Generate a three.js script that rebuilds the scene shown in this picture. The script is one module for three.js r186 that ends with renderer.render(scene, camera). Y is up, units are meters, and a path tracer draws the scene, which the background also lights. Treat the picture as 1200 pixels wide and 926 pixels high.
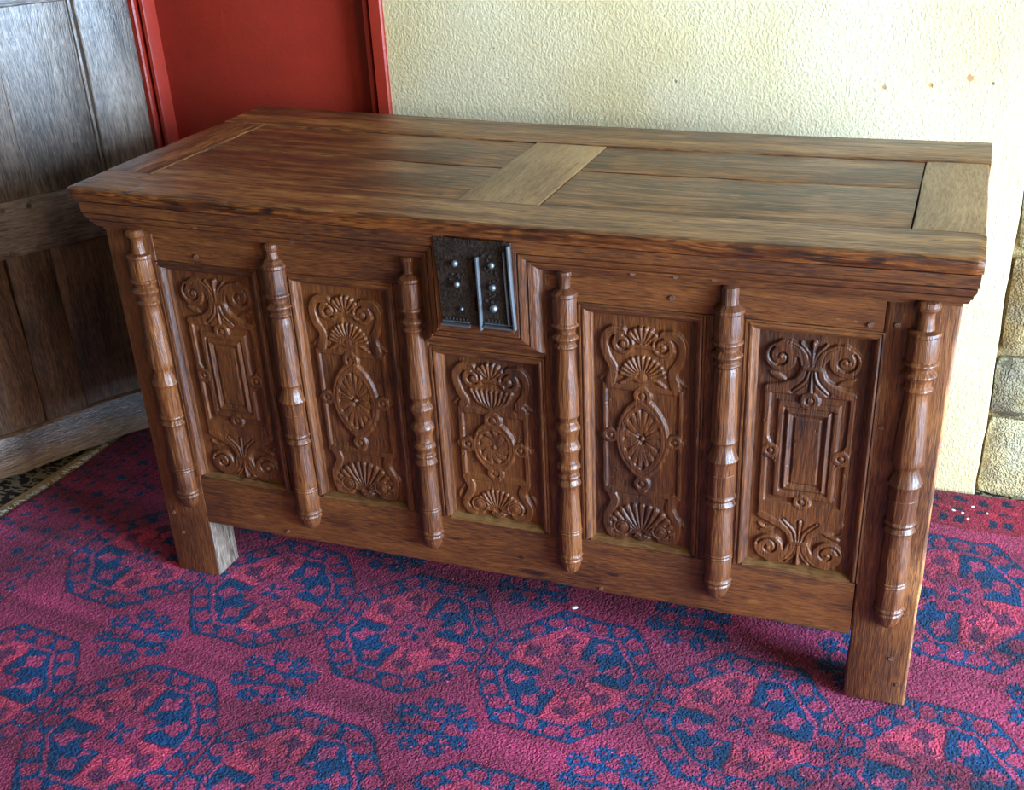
import * as THREE from 'three';
import { RectAreaLightUniformsLib } from 'three/addons/lights/RectAreaLightUniformsLib.js';
import { mergeGeometries, toCreasedNormals, mergeVertices } from 'three/addons/utils/BufferGeometryUtils.js';

// ───────────────────────── camera, sky, light, exposure ─────────────────────────
const scene = new THREE.Scene();
const camera = new THREE.PerspectiveCamera(37.77, 1200 / 926, 0.05, 60);
camera.rotation.order = 'YXZ';
camera.position.set(1.4668, 1.3934, 1.668);
camera.rotation.set(-0.4874, 0.34136, -0.03073);
camera.setViewOffset(1200, 926, -56.1, -43.6, 1200, 926);      // the photograph is an off-centre crop

scene.background = new THREE.Color().setRGB(0.62, 0.80, 1.0);   // plain overcast-blue sky seen through the doorway
scene.backgroundIntensity = 1.0;
RectAreaLightUniformsLib.init();
// daylight entering by the wide doorway in the right-hand wall
const DOOR = { x: 4.2, z0: 0.2, z1: 2.0, y0: 0, y1: 2.25, depth: 0.42 };
const FILL_OPENING = { x0: 1.2, x1: 2.8, y0: 0.9, y1: 2.2, z: 4.2 };  // invented opening behind the camera that holds the warm fill
const day = new THREE.RectAreaLight(new THREE.Color().setRGB(0.46, 0.70, 1.0), 64, DOOR.z1 - DOOR.z0, DOOR.y1 - DOOR.y0);
day.position.set(DOOR.x + DOOR.depth - 0.02, (DOOR.y0 + DOOR.y1) / 2, (DOOR.z0 + DOOR.z1) / 2);
day.lookAt(-5, day.position.y, day.position.z);
scene.add(day);
// added side fill for the chest front, in a made-up window further along
const SIDE = { z0: 2.5, z1: 3.9, y0: 0.55, y1: 2.2 };
const side = new THREE.RectAreaLight(new THREE.Color().setRGB(1.0, 0.84, 0.62), 13, SIDE.z1 - SIDE.z0, SIDE.y1 - SIDE.y0);
side.position.set(DOOR.x + DOOR.depth - 0.02, (SIDE.y0 + SIDE.y1) / 2, (SIDE.z0 + SIDE.z1) / 2);
side.lookAt(-5, side.position.y, side.position.z);
scene.add(side);
// weak warm fill added behind the camera, in an invented window
const warm = new THREE.RectAreaLight(new THREE.Color().setRGB(1.0, 0.72, 0.42), 0.8, FILL_OPENING.x1 - FILL_OPENING.x0, FILL_OPENING.y1 - FILL_OPENING.y0);
warm.position.set((FILL_OPENING.x0 + FILL_OPENING.x1) / 2, (FILL_OPENING.y0 + FILL_OPENING.y1) / 2, FILL_OPENING.z + 0.18);
warm.lookAt(warm.position.x, warm.position.y, -5);
scene.add(warm);

const renderer = new THREE.WebGLRenderer({ antialias: true });
renderer.toneMapping = THREE.LinearToneMapping;
renderer.toneMappingExposure = 1.12;
renderer.shadowMap.enabled = true;

// ───────────────────────── small helpers ─────────────────────────
function rng(seed) { let a = seed >>> 0; return () => { a = (a + 0x6D2B79F5) | 0; let t = Math.imul(a ^ (a >>> 15), 1 | a); t = (t + Math.imul(t ^ (t >>> 7), 61 | t)) ^ t; return ((t ^ (t >>> 14)) >>> 0) / 4294967296; }; }
const rand = rng(20417);
const clamp = (x, a = 0, b = 1) => Math.min(b, Math.max(a, x));
const sstep = (a, b, x) => { const t = clamp((x - a) / (b - a)); return t * t * (3 - 2 * t); };
const lerp = (a, b, t) => a + (b - a) * t;
const used = {};
function numbered(name) { const k = used[name] = (used[name] ?? -1) + 1; return k ? `${name}_${String(k).padStart(3, '0')}` : name; }
function makeNoise(seed) {                       // tileable value noise
  const r = rng(seed), N = 4096, tab = new Float32Array(N); for (let i = 0; i < N; i++) tab[i] = r();
  const hash = (x, y) => tab[(Math.imul(x, 73856093) ^ Math.imul(y, 19349663)) >>> 7 & (N - 1)];
  return (x, y, px, py) => {
    const xi = Math.floor(x), yi = Math.floor(y); let fx = x - xi, fy = y - yi;
    fx = fx * fx * (3 - 2 * fx); fy = fy * fy * (3 - 2 * fy);
    const x0 = ((xi % px) + px) % px, x1 = (x0 + 1) % px, y0 = ((yi % py) + py) % py, y1 = (y0 + 1) % py;
    const a = hash(x0 + 7, y0 * 3 + 11), b = hash(x1 + 7, y0 * 3 + 11), c = hash(x0 + 7, y1 * 3 + 11), d = hash(x1 + 7, y1 * 3 + 11);
    return (a + (b - a) * fx) * (1 - fy) + (c + (d - c) * fx) * fy;
  };
}
function tex(data, w, h, srgb, rx = 1, ry = 1) {
  const t = new THREE.DataTexture(data, w, h, THREE.RGBAFormat); t.wrapS = t.wrapT = THREE.RepeatWrapping;
  t.magFilter = THREE.LinearFilter; t.minFilter = THREE.LinearMipmapLinearFilter; t.generateMipmaps = true;
  if (srgb) t.colorSpace = THREE.SRGBColorSpace; t.repeat.set(rx, ry); t.needsUpdate = true; return t;
}
function grey(field, w, h, rx, ry) { const d = new Uint8Array(w * h * 4); for (let i = 0; i < w * h; i++) { const v = clamp(field[i]) * 255; d[4 * i] = d[4 * i + 1] = d[4 * i + 2] = v; d[4 * i + 3] = 255; } return tex(d, w, h, false, rx, ry); }
const hex = (s) => [parseInt(s.slice(1, 3), 16), parseInt(s.slice(3, 5), 16), parseInt(s.slice(5, 7), 16)];
function ramp(stops) { const c = stops.map(([t, s]) => [t, hex(s)]); return (t) => { if (t <= c[0][0]) return c[0][1]; for (let i = 1; i < c.length; i++) if (t <= c[i][0]) { const k = (t - c[i - 1][0]) / (c[i][0] - c[i - 1][0]); return c[i - 1][1].map((v, j) => v + (c[i][1][j] - v) * k); } return c[c.length - 1][1]; }; }

// ───────────────────────── materials ─────────────────────────
// oak: u runs along the grain (LU metres per tile), v across it (LV metres per tile)
const LU = 1.0, LV = 0.5;
function oak({ seed, w = 2048, h = 1024, palette, streak = 1, pores = 1, specks = 1, wear = 0, cracks = 0, rough = [0.32, 0.55], bump = 0.0006, coat = 0, figure = 0 }) {
  const n1 = makeNoise(seed), n2 = makeNoise(seed + 1), n3 = makeNoise(seed + 2), r = rng(seed + 9);
  const tone = new Float32Array(w * h), bmp = new Float32Array(w * h).fill(0.7);
  for (let y = 0; y < h; y++) for (let x = 0; x < w; x++) {
    const U = x / w, V = y / h;
    const warp = (n1(U * 3, V * 4, 3, 4) - 0.5) * 0.06 + (n2(U * 9, V * 6, 9, 6) - 0.5) * 0.012;
    const v = V + warp;
    const s1 = n1(U * 4, v * 26, 4, 26), s2 = n2(U * 12, v * 90, 12, 90), s3 = n3(U * 30, v * 230, 30, 230), s4 = n1(U * 70, v * 470, 70, 470);
    const big = n3(U * 3, V * 3, 3, 3), mid = n2(U * 10, V * 7, 10, 7);
    let t = 0.5 + streak * ((s1 - 0.5) * 0.34 + (s2 - 0.5) * 0.3 + (s3 - 0.5) * 0.34) + (s4 - 0.5) * 0.34 + (big - 0.5) * 0.3 + (mid - 0.5) * 0.2;
    if (figure) t += figure * (sstep(0.62, 0.85, n1(U * 60, v * 46 + 3 * n2(U * 14, V * 8, 14, 8), 60, 46)) - 0.25) * 0.5;
    tone[y * w + x] = t; bmp[y * w + x] = 0.62 + (s4 - 0.5) * 0.34 + (s3 - 0.5) * 0.3 + (s2 - 0.5) * 0.2 + (mid - 0.5) * 0.2;
  }
  const dash = (n, len0, len1, wid, dt, db) => { for (let k = 0; k < n; k++) { const x0 = r() * w, y0 = r() * h, L = lerp(len0, len1, r() * r()) * w / LU, sl = (r() - 0.5) * 0.05; const ww = Math.max(1, Math.round(wid * (0.6 + r()) * h / LV)); for (let i = 0; i < L; i++) for (let j = 0; j < ww; j++) { const p = (((y0 + sl * i + j) | 0) + h) % h * w + ((x0 + i) | 0) % w; const e = Math.sin(Math.PI * (i + 0.5) / L); tone[p] += dt * e; bmp[p] += db * e; } } };
  dash(Math.round(16000 * pores), 0.003, 0.013, 0.0005, -0.13, -0.26);
  dash(Math.round(1600 * pores), 0.01, 0.06, 0.0007, -0.2, -0.3);
  dash(Math.round(60 * cracks), 0.06, 0.3, 0.0012, -0.42, -0.6);
  dash(Math.round(260 * specks), 0.002, 0.008, 0.0009, 0.3, -0.1);
  for (let k = 0; k < 34 * wear; k++) { const cx = r() * w, cy = r() * h, rx = (0.006 + 0.03 * r()) * w / LU, ry = (0.002 + 0.006 * r()) * h / LV, a = (r() < 0.7 ? -1 : 0.7) * (0.15 + 0.25 * r()); for (let y = -ry | 0; y <= ry; y++) for (let x = -rx | 0; x <= rx; x++) { const q = (x / rx) ** 2 + (y / ry) ** 2; if (q < 1) { const p = ((cy + y | 0) + h) % h * w + ((cx + x | 0) + w) % w; tone[p] += a * (1 - q) * (0.5 + n2(x * .4 + 500, y * .4 + 500, 997, 997)); } } }
  const pal = ramp(palette), c = new Uint8Array(w * h * 4), rg = new Float32Array(w * h);
  for (let i = 0; i < w * h; i++) { const q = pal(tone[i]); c[4 * i] = q[0]; c[4 * i + 1] = q[1]; c[4 * i + 2] = q[2]; c[4 * i + 3] = 255; rg[i] = lerp(rough[1], rough[0], clamp(tone[i])); }
  const m = new THREE.MeshPhysicalMaterial({ map: tex(c, w, h, true, 1 / LU, 1 / LV), bumpMap: grey(bmp, w, h, 1 / LU, 1 / LV), bumpScale: bump, roughness: 1, roughnessMap: grey(rg, w, h, 1 / LU, 1 / LV), metalness: 0, clearcoat: coat, clearcoatRoughness: 0.42 });
  return m;
}
const M = {};
M.front = oak({ seed: 11, palette: [[0.0, '#1f0d06'], [0.3, '#482310'], [0.55, '#6f3d1b'], [0.8, '#8b5328'], [1.1, '#b4844c']], streak: 0.32, wear: 0.9, rough: [0.36, 0.56], bump: 0.0007, coat: 0.1 });
M.lid = oak({ seed: 31, palette: [[0.0, '#1d100a'], [0.3, '#562f16'], [0.55, '#88562a'], [0.8, '#a67440'], [1.1, '#c69e66']], streak: 0.95, pores: 0.9, cracks: 0.8, wear: 1.4, rough: [0.32, 0.48], bump: 0.0006, coat: 0.15 });
M.panelling = oak({ seed: 53, w: 1024, h: 1024, palette: [[0.0, '#1c1713'], [0.3, '#4a3d34'], [0.55, '#78685c'], [0.8, '#958577'], [1.1, '#b1a394']], streak: 0.45, pores: 0.7, cracks: 0.3, figure: 0.16, rough: [0.30, 0.42], bump: 0.0011, coat: 0.4 });
M.shadedBoard = M.panelling.clone(); M.shadedBoard.color = new THREE.Color().setRGB(0.72, 0.50, 0.33); M.shadedBoard.clearcoat = 0.15;  // browner, duller copy: the chest's shade on the lower boards put into colour
M.edge = M.front.clone(); M.edge.vertexColors = true;
M.endwood = M.panelling.clone(); M.endwood.color = new THREE.Color().setRGB(1.5, 1.42, 1.35); M.endwood.roughness = 1.4; M.endwood.clearcoat = 0;
M.pale = oak({ seed: 37, w: 1024, h: 512, palette: [[0.0, '#3a2415'], [0.3, '#7a5431'], [0.55, '#a07a4e'], [0.8, '#ae8a5c'], [1.1, '#c6a678']], streak: 0.4, pores: 0.3, cracks: 0.2, specks: 0.3, wear: 0.4, rough: [0.34, 0.48], bump: 0.0005, coat: 0.12 });
M.sill = M.pale.clone(); M.sill.color = new THREE.Color().setRGB(0.55, 0.45, 0.36);  // sill: darker, browner tint of the pale lid wood
M.column = M.front.clone(); M.column.color = new THREE.Color().setRGB(1.0, 1.0, 1.0); M.column.roughness = 0.95; M.column.clearcoat = 0.12;
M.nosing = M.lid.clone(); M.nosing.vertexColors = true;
M.steel = new THREE.MeshStandardMaterial({ color: new THREE.Color().setRGB(0.22, 0.22, 0.23), roughness: 0.52, metalness: 0.85 });
M.iron = (() => {
  const w = 512, n = makeNoise(77), d = new Uint8Array(w * w * 4), b = new Float32Array(w * w), rf = new Float32Array(w * w);
  for (let y = 0; y < w; y++) for (let x = 0; x < w; x++) { const f = 0.5 * n(x / 8, y / 8, 64, 64) + 0.3 * n(x / 32, y / 32, 16, 16) + 0.2 * n(x / 3, y / 3, 171, 171), i = y * w + x; d[4 * i] = 36 + 46 * f; d[4 * i + 1] = 29 + 34 * f; d[4 * i + 2] = 25 + 26 * f; d[4 * i + 3] = 255; b[i] = f; rf[i] = 0.34 + 0.3 * f; }
  return new THREE.MeshStandardMaterial({ map: tex(d, w, w, true, 6, 6), bumpMap: grey(b, w, w, 6, 6), bumpScale: 0.0012, roughnessMap: grey(rf, w, w, 6, 6), roughness: 1, metalness: 0.55 });
})();
M.plaster = (() => {                              // one tile = 2 m
  const w = 2048, n = makeNoise(101), n2 = makeNoise(102), d = new Uint8Array(w * w * 4), b = new Float32Array(w * w);
  for (let y = 0; y < w; y++) for (let x = 0; x < w; x++) {
    const i = y * w + x; const wx = x + 3 * n2(x / 16, y / 16, 128, 128), wy = y + 3 * n2(x / 16 + 31, y / 16, 128, 128);
    const g1 = n(wx / 2, wy / 2.7, 1024, 759), g2 = n2(wx / 4.2, wy / 5.4, 488, 380), g3 = n(x / 40, y / 40, 52, 52), bg = n2(x / 256, y / 256, 8, 8), m2 = n(x / 110, y / 110, 19, 19);
    const grain = sstep(0.25, 0.8, 0.55 * g1 + 0.45 * g2);
    b[i] = 0.65 * grain + 0.35 * g3;
    const t = (bg - 0.5) * 0.10 + (m2 - 0.5) * 0.06 - (1 - grain) * 0.03;
    d[4 * i] = 255 * clamp(0.875 + t * 0.5); d[4 * i + 1] = 255 * clamp(0.795 + t * 0.7); d[4 * i + 2] = 255 * clamp(0.625 + t * 1.1); d[4 * i + 3] = 255;
  }
  const spot = (X, Y, r, c, a = 1) => { const cx = X / 2 * w, cy = Y / 2 * w, R = r / 2 * w; for (let y = -R | 0; y <= R; y++) for (let x = -R | 0; x <= R; x++) { const q = Math.hypot(x, y) / R * (0.75 + 0.6 * n(x / 3 + 90, y / 3 + 90, 500, 500)); if (q < 1) { const i = (((cy + y | 0) + w) % w) * w + ((cx + x | 0) + w) % w, k = a * sstep(1, 0.5, q); for (let j = 0; j < 3; j++) d[4 * i + j] = lerp(d[4 * i + j], c[j], k); b[i] -= 0.5 * k; } } };
  for (const [X, Y, r, c] of [[0.876, 0.893, 0.004, [130, 120, 95]], [1.308, 0.897, 0.006, [185, 140, 90]], [1.398, 0.905, 0.006, [195, 140, 80]], [1.47, 0.921, 0.009, [190, 140, 85]], [1.514, 0.913, 0.004, [110, 100, 85]], [0.868, 0.90, 0.003, [120, 110, 90]], [0.29, 0.93, 0.003, [150, 140, 120]], [0.46, 0.95, 0.003, [140, 130, 110]]]) spot(X, Y, r, c);
  for (let k = 0; k < 60; k++) spot(1.385 + 0.004 * Math.sin(k * 0.3), 0.8 + 0.22 * k / 60, 0.0016, [190, 180, 150], 0.8);
  return new THREE.MeshStandardMaterial({ map: tex(d, w, w, true, 0.5, 0.5), bumpMap: grey(b, w, w, 0.5, 0.5), bumpScale: 0.0012, roughness: 0.92 });
})();
M.stone = (() => {
  const w = 1024, n = makeNoise(131), n2 = makeNoise(132), d = new Uint8Array(w * w * 4), b = new Float32Array(w * w);
  for (let y = 0; y < w; y++) for (let x = 0; x < w; x++) { const i = y * w + x, f = 0.45 * n(x / 5, y / 5, 205, 205) + 0.3 * n2(x / 17, y / 17, 60, 60) + 0.25 * n(x / 64, y / 64, 16, 16), o = n2(x / 90, y / 90, 11, 11); d[4 * i] = 255 * clamp(0.50 + 0.28 * (f - 0.4) + 0.1 * o); d[4 * i + 1] = 255 * clamp(0.455 + 0.28 * (f - 0.4) + 0.07 * o); d[4 * i + 2] = 255 * clamp(0.36 + 0.27 * (f - 0.4) + 0.0 * o); d[4 * i + 3] = 255; b[i] = f; }
  return new THREE.MeshStandardMaterial({ map: tex(d, w, w, true, 2, 2), bumpMap: grey(b, w, w, 2, 2), bumpScale: 0.005, roughness: 0.95 });
})();
M.dim = M.stone.clone(); M.dim.color = new THREE.Color().setRGB(0.30, 0.23, 0.17);
M.paleStone = M.stone.clone(); M.paleStone.color = new THREE.Color().setRGB(1.75, 1.75, 1.65);
M.warmStone = M.stone.clone(); M.warmStone.color = new THREE.Color().setRGB(1.15, 1.0, 0.82);
M.red = (() => {
  const w = 1024, n = makeNoise(151), n2 = makeNoise(152), r = rng(5), d = new Uint8Array(w * w * 4), b = new Float32Array(w * w);
  for (let y = 0; y < w; y++) for (let x = 0; x < w; x++) { const i = y * w + x, f = 0.5 * n(x / 30, y / 60, 34, 17) + 0.5 * n2(x / 7, y / 7, 146, 146), g = n(x / 200, y / 200, 5, 5); const k = 0.92 + 0.1 * (f - 0.5) + 0.1 * (g - 0.5); d[4 * i] = 174 * k; d[4 * i + 1] = 50 * k; d[4 * i + 2] = 32 * k; d[4 * i + 3] = 255; b[i] = 0.5 * f + 0.5 * n2(x / 40, y / 40, 25, 25); }
  for (let k = 0; k < 40; k++) { const cx = r() * w | 0, cy = r() * w | 0, L = 1 + r() * 5 | 0; for (let j = 0; j < L; j++) { const i = ((cy + j) % w) * w + (cx + (r() * 2 | 0)) % w; d[4 * i] = 205; d[4 * i + 1] = 110; d[4 * i + 2] = 100; } }
  return new THREE.MeshPhysicalMaterial({ map: tex(d, w, w, true, 1, 1), bumpMap: grey(b, w, w, 1, 1), bumpScale: 0.0009, roughness: 0.42 });
})();
M.darkMetal = new THREE.MeshStandardMaterial({ color: new THREE.Color().setRGB(0.03, 0.025, 0.025), roughness: 0.5, metalness: 0.8 });
M.floor = (() => {
  const w = 1024, n = makeNoise(171), n2 = makeNoise(172), d = new Uint8Array(w * w * 4), b = new Float32Array(w * w);
  for (let y = 0; y < w; y++) for (let x = 0; x < w; x++) { const i = y * w + x; const f = n(x / 20 + 2 * n2(x / 14, y / 14, 73, 73), y / 11, 51, 93), k = sstep(0.53, 0.6, f) * (0.75 + 0.25 * n2(x / 3, y / 3, 341, 341)); d[4 * i] = lerp(30, 150, k); d[4 * i + 1] = lerp(25, 138, k); d[4 * i + 2] = lerp(22, 108, k); d[4 * i + 3] = 255; b[i] = 0.4 + 0.4 * k; }
  return new THREE.MeshStandardMaterial({ map: tex(d, w, w, true, 1.6, 1.6), bumpMap: grey(b, w, w, 1.6, 1.6), bumpScale: 0.001, roughness: 0.7 });
})();
M.ceiling = new THREE.MeshStandardMaterial({ color: new THREE.Color().setRGB(0.11, 0.075, 0.05), roughness: 0.95 });
M.crumb = new THREE.MeshStandardMaterial({ color: new THREE.Color().setRGB(0.75, 0.68, 0.52), roughness: 0.8 });
M.wool = new THREE.MeshStandardMaterial({ color: new THREE.Color().setRGB(0.62, 0.56, 0.45), roughness: 0.95 });
M.kilim = new THREE.MeshStandardMaterial({ color: new THREE.Color().setRGB(0.42, 0.29, 0.13), roughness: 0.95 });

// ───────────────────────── geometry helpers ─────────────────────────
function fix(g, crease = 0.6) { g = toCreasedNormals(g.index ? g.toNonIndexed() : g, crease); return g; }
function outward(pos, idx) { let v = 0; for (let i = 0; i < idx.length; i += 3) { const [a, b, c] = [idx[i] * 3, idx[i + 1] * 3, idx[i + 2] * 3]; v += pos[a] * (pos[b + 1] * pos[c + 2] - pos[b + 2] * pos[c + 1]) + pos[a + 1] * (pos[b + 2] * pos[c] - pos[b] * pos[c + 2]) + pos[a + 2] * (pos[b] * pos[c + 1] - pos[b + 1] * pos[c]); } if (v < 0) for (let i = 0; i < idx.length; i += 3) { const t = idx[i]; idx[i] = idx[i + 1]; idx[i + 1] = t; } }
// closed profile [[p,q]...] carried along t = 0..1 by map(p,q,t) -> [x,y,z]
function prism(profile, map, n = 1, crease = 0.6) {
  const m = profile.length, pos = [], idx = [];
  for (let k = 0; k <= n; k++) for (const [p, q] of profile) pos.push(...map(p, q, k / n));
  for (let k = 0; k < n; k++) for (let i = 0; i < m; i++) { const j = (i + 1) % m, a = k * m + i, b = k * m + j, c = a + m, d = b + m; idx.push(a, b, d, a, d, c); }
  const f = THREE.ShapeUtils.triangulateShape(profile.map((p) => new THREE.Vector2(p[0], p[1])), []);
  const area = THREE.ShapeUtils.area(profile.map((p) => new THREE.Vector2(p[0], p[1])));
  for (const [a, b, c] of f) { if (area > 0) { idx.push(a, c, b, n * m + a, n * m + b, n * m + c); } else { idx.push(a, c, b, n * m + a, n * m + b, n * m + c); } }
  // make the side winding agree with the caps
  const side = idx.slice(0, n * m * 6), caps = idx.slice(n * m * 6);
  if (area > 0) for (let i = 0; i < side.length; i += 3) { /* counter-clockwise profile: sides as built */ }
  else for (let i = 0; i < side.length; i += 3) { const t = side[i]; side[i] = side[i + 1]; side[i + 1] = t; }
  const all = side.concat(caps); outward(pos, all);
  const g = new THREE.BufferGeometry(); g.setAttribute('position', new THREE.Float32BufferAttribute(pos, 3)); g.setIndex(all);
  return fix(g, crease);
}
function roundRect(p0, p1, q0, q1, r, s = 3) {
  const c = [[p1 - r, q1 - r, 0], [p0 + r, q1 - r, 1], [p0 + r, q0 + r, 2], [p1 - r, q0 + r, 3]], out = [];
  for (const [x, y, k] of c) for (let i = 0; i <= s; i++) { const a = (k + i / s) * Math.PI / 2; out.push([x + r * Math.cos(a), y + r * Math.sin(a)]); }
  return out;
}
const wob = makeNoise(401);
const wobble = (a, b, s, amp) => (wob(a * s + 400, b * s + 400, 99991, 99991) - 0.5) * 2 * amp;
// bevelled board; grain axis is its sweep axis
function board(x0, x1, y0, y1, z0, z1, o = {}) {
  const { axis = 'x', r = 0.003, n = 8, amp = 0.0006, deform } = o, sd = rand() * 50;
  const rr = Math.min(r, 0.45 * Math.min(...(axis === 'x' ? [y1 - y0, z1 - z0] : axis === 'y' ? [x1 - x0, z1 - z0] : [x1 - x0, y1 - y0])));
  const ends = (t) => t;
  let map, prof;
  const W = (p, q, t, c) => wobble(t * 2.1 + c + sd, p * 3 + q * 3 + sd, 7, amp);
  if (axis === 'x') { prof = roundRect(y0, y1, z0, z1, rr); map = (p, q, t) => [lerp(x0, x1, ends(t)), p + W(p, q, t * (x1 - x0), 0), q + W(p, q, t * (x1 - x0), 9)]; }
  else if (axis === 'y') { prof = roundRect(x0, x1, z0, z1, rr); map = (p, q, t) => [p + W(p, q, t * (y1 - y0), 0), lerp(y0, y1, ends(t)), q + W(p, q, t * (y1 - y0), 9)]; }
  else { prof = roundRect(x0, x1, y0, y1, rr); map = (p, q, t) => [p + W(p, q, t * (z1 - z0), 0), q + W(p, q, t * (z1 - z0), 9), lerp(z0, z1, ends(t))]; }
  const g = prism(prof, deform ? (p, q, t) => deform(...map(p, q, t)) : map, n);
  return boxUV(g, axis);
}
function boxUV(g, grain = 'x', off) {
  const P = g.attributes.position, uv = new Float32Array(P.count * 2), gi = 'xyz'.indexOf(grain), o = off ?? [rand() * 7, rand() * 7];
  const a = new THREE.Vector3(), b = new THREE.Vector3(), c = new THREE.Vector3();
  for (let i = 0; i < P.count; i += 3) {
    a.fromBufferAttribute(P, i); b.fromBufferAttribute(P, i + 1); c.fromBufferAttribute(P, i + 2);
    const nx = b.clone().sub(a).cross(c.clone().sub(a)), n = [Math.abs(nx.x), Math.abs(nx.y), Math.abs(nx.z)];
    const d = n.indexOf(Math.max(...n)); let U, V;
    if (d === gi) { U = (gi + 1) % 3; V = (gi + 2) % 3; } else { U = gi; V = 3 - gi - d; }
    [a, b, c].forEach((p, k) => { const q = [p.x, p.y, p.z]; uv[2 * (i + k)] = q[U] * (d === gi ? 0.4 : 1) + o[0]; uv[2 * (i + k) + 1] = q[V] + o[1]; });
  }
  g.setAttribute('uv', new THREE.BufferAttribute(uv, 2)); return g;
}
function worldUV(g) { const P = g.attributes.position, N = g.attributes.normal, uv = new Float32Array(P.count * 2); for (let i = 0; i < P.count; i++) { const n = [Math.abs(N.getX(i)), Math.abs(N.getY(i)), Math.abs(N.getZ(i))], d = n.indexOf(Math.max(...n)); uv[2 * i] = d === 0 ? P.getZ(i) : P.getX(i); uv[2 * i + 1] = d === 1 ? P.getZ(i) : P.getY(i); } g.setAttribute('uv', new THREE.BufferAttribute(uv, 2)); return g; }
function box(x0, x1, y0, y1, z0, z1) { const g = new THREE.BoxGeometry(x1 - x0, y1 - y0, z1 - z0); g.translate((x0 + x1) / 2, (y0 + y1) / 2, (z0 + z1) / 2); return worldUV(g.toNonIndexed()); }
function join(list) { return mergeGeometries(list.map((g) => { g = g.index ? g.toNonIndexed() : g; for (const k of Object.keys(g.attributes)) if (!['position', 'normal', 'uv'].includes(k)) g.deleteAttribute(k); return g; })); }
function part(name, g, mat, parent, label) { const m = new THREE.Mesh(g, mat); m.name = numbered(name); m.castShadow = m.receiveShadow = true; if (label) m.userData.label = label; parent.add(m); return m; }
function structure(name, g, mat) { const m = part(name, g, mat, scene); m.userData.kind = 'structure'; return m; }
function thing(name, label, category, pos = [0, 0, 0], turn = 0, group) { const o = new THREE.Group(); o.name = numbered(name); o.position.set(...pos); o.rotation.y = turn; o.userData = { label, category }; if (group) o.userData.group = group; scene.add(o); return o; }

// ───────────────────────── the room ─────────────────────────
const WZ = -0.803, XL = -2.2, ZF = 4.2, TOP = 2.7;
{
  structure('floor', box(XL - 0.2, DOOR.x + 0.6, -0.16, -0.014, WZ - 0.3, ZF + 0.2), M.floor);
  structure('ceiling', box(XL - 0.2, DOOR.x + 0.6, TOP, TOP + 0.15, WZ - 0.3, ZF + 0.2), M.ceiling);
  // plaster of the back wall: an opening for the red door, a ragged right-hand edge
  const s = new THREE.Shape(), r = rng(3); s.moveTo(XL, -0.02); s.lineTo(-0.515, -0.02); s.lineTo(-0.515, 2.06); s.lineTo(0.194, 2.06); s.lineTo(0.194, -0.02);
  for (let k = 0; k <= 60; k++) { const y = -0.02 + (TOP + 0.02) * k / 60; s.lineTo(1.602 + (r() - 0.5) * 0.004 + 0.002 * Math.sin(y * 9), y); }
  s.lineTo(XL, TOP); s.closePath();
  const g = new THREE.ExtrudeGeometry(s, { depth: 0.018, bevelEnabled: true, bevelSize: 0.003, bevelThickness: 0.004, bevelSegments: 2, bevelOffset: -0.003, steps: 1 });
  g.translate(0, 0, WZ - 0.022);
  structure('wall_back', worldUV(g), M.plaster);
  structure('wall_core', join([box(XL - 0.2, -0.515, -0.02, TOP, WZ - 0.3, WZ - 0.022), box(0.194, DOOR.x + 0.6, -0.02, TOP, WZ - 0.3, WZ - 0.040), box(-0.515, 0.194, 2.06, TOP, WZ - 0.3, WZ - 0.022), box(-0.6, 0.3, -0.02, 2.2, WZ - 0.36, WZ - 0.3)]), M.warmStone);
  structure('wall_left', box(XL - 0.2, XL, -0.02, TOP, WZ - 0.3, ZF + 0.2), M.dim);
  const V = FILL_OPENING; structure('wall_front', join([box(XL - 0.2, V.x0, -0.02, TOP, ZF, ZF + 0.2), box(V.x1, DOOR.x + 0.6, -0.02, TOP, ZF, ZF + 0.2), box(V.x0, V.x1, -0.02, V.y0, ZF, ZF + 0.2), box(V.x0, V.x1, V.y1, TOP, ZF, ZF + 0.2)]), M.dim);  // gap left for the added warm fill
  const D = DOOR, X1 = D.x + D.depth;
  structure('wall_right', join([box(D.x, X1, -0.02, TOP, WZ - 0.3, D.z0), box(D.x, X1, -0.02, TOP, D.z1, SIDE.z0), box(D.x, X1, -0.02, TOP, SIDE.z1, ZF + 0.2), box(D.x, X1, D.y1, TOP, D.z0, D.z1), box(D.x, X1, -0.02, SIDE.y0, SIDE.z0, SIDE.z1), box(D.x, X1, SIDE.y1, TOP, SIDE.z0, SIDE.z1)]), M.plaster);  // the second gap is there for the added side fill
}
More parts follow.
